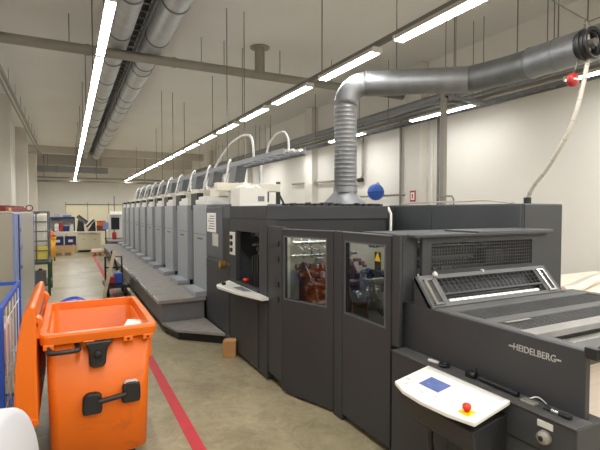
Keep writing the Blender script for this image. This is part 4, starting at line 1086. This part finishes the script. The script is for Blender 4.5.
t = thing('wooden_tray', 'shallow wooden tray stacked on the pallet near the work table', 'tray', (-.2, 19.3, .15))
b = B(); b.box(-.55, .15, 18.9, 19.7, .15, .19); b.box(-.55, .15, 18.9, 18.94, .19, .36); b.box(-.55, -.52, 18.94, 19.7, .19, .36); b.box(.12, .15, 18.94, 19.7, .19, .36)
obj('tray_body', b, 'wood', t); obj('contents', B().box(-.5, .1, 19.0, 19.6, .19, .30), 'redroll', t)
pallet(.72, 1.14, 18.2, 'small low pallet on the floor by the red line', 1)
t = thing('paper_stack', 'short stack of printed paper on the small low pallet', 'paper stack', (.93, 18.5, .15))
obj('sheets', B().box(.75, 1.1, 18.25, 18.9, .15, .22), 'paper', t); obj('cover_sheet', B().box(.77, 1.08, 18.3, 18.85, .22, .224), 'pink', t)
# yellow wheeled bin
t = thing('wheeled_bin', 'yellow-orange wheeled bin in front of the work table', 'bin', (-.53, 17.2, 0))
b = B(); R = [ring(.1, -.64, -.44, 17.0, 17.4, .04), ring(.72, -.68, -.40, 16.95, 17.45, .04)]
V = skin(b, R); b.bm.faces.new(V[0][::-1]); b.bm.faces.new(V[1]); obj('body', b, 'yellow', t)
obj('lid', B().box(-.69, -.39, 16.94, 17.46, .72, .78, .015), 'yellow', t)
for x in (-.64, -.44): obj('wheel', B().cyl((x-.02, 17.05, .07), (x+.02, 17.05, .07), .07, 14), 'rubber', t)
t = thing('work_jacket', 'orange-red cloth lying on the lid of the yellow bin', 'cloth', (-.56, 17.2, .78))
b = B(); b.lathe([(.15, 0), (.16, .06), (.12, .14), (.09, .2), (.03, .26), (.001, .27)], (-.57, 17.15, .781), 14)
for v in b.bm.verts: v.co.x += .02*math.sin(v.co.z*40+v.co.y*30)
obj('cloth', b, 'orange', t); obj('band', B().lathe([(.158, .05), (.152, .085)], (-.57, 17.15, .781), 14), 'redpaint', t)
# far control desk with dark screen
t = thing('control_desk', 'white control stand with a large dark screen at the far end of the press', 'control stand', (1.6, 19.2, 0))
obj('cabinet_body', B().box(1.40, 2.0, 19.3, 19.7, .56, 1.56, .06, 3), 'white', t)
obj('screen', B().box(1.49, 1.80, 19.285, 19.305, .92, 1.40, .01), 'darkscreen', t)
obj('hood', B().prism([(19.15, 1.50), (19.7, 1.55), (19.7, 1.64), (19.25, 1.62)], 'x', 1.45, 1.95, .02), 'white', t)
ex = thing('fire_extinguisher', 'red cylinder standing on the far walkway below the dark screen', 'extinguisher', (1.58, 19.0, .55))
obj('bottle', B().lathe([(.07, 0), (.08, .02), (.08, .24), (.05, .29), (.02, .31)], (1.58, 19.0, .55), 16), 'redpaint', ex)
obj('valve', B().cyl((1.58, 19.0, .855), (1.58, 19.0, .92), .02, 10), 'black', ex)
t = thing('side_monitor', 'pale monitor on a stand between the orange boxes and the control stand', 'monitor', (1.1, 19.4, 0))
obj('panel', B().box(1.17, 1.38, 19.05, 19.10, .95, 1.22, .008), 'bluepale', t)
obj('pole', B().cyl((1.28, 19.12, .02), (1.28, 19.12, 1.0), .02, 10), 'black', t); obj('foot', B().cyl((1.28, 19.12, 0), (1.28, 19.12, .02), .12, 16), 'black', t)
t = thing('signal_mast', 'thin dark mast rising behind the far control stand', 'mast', (1.75, 20.9, 0))
obj('pole', B().cyl((1.75, 20.9, .02), (1.75, 20.9, 2.3), .018, 8), 'wire', t)
obj('foot', B().cyl((1.75, 20.9, 0), (1.75, 20.9, .02), .1, 14), 'wire', t)

# ------------------------------------------------------------------ world, camera, output
w = bpy.data.worlds.new('hall_world'); scene.world = w; w.use_nodes = True
w.node_tree.nodes['Background'].inputs['Color'].default_value = (.05, .05, .05, 1)
cam = bpy.data.cameras.new('camera'); co_ = bpy.data.objects.new('camera', cam); COL.objects.link(co_)
cam.sensor_width = 36; cam.lens = 450/600*36; cam.clip_start = .05; cam.clip_end = 100
co_.location = (0, 0, 1.7); co_.rotation_euler = (PI/2-math.radians(1.91), 0, -math.radians(27.2))
scene.camera = co_
scene.view_settings.view_transform = 'Standard'; scene.view_settings.look = 'None'
scene.view_settings.exposure = 0.72; scene.view_settings.gamma = 1.0; scene.view_settings.use_curve_mapping = False
scene.cycles.use_denoising = True
scene.cycles.max_bounces = 8; scene.cycles.diffuse_bounces = 5; scene.cycles.transparent_max_bounces = 12
scene.cycles.sample_clamp_indirect = 6.0
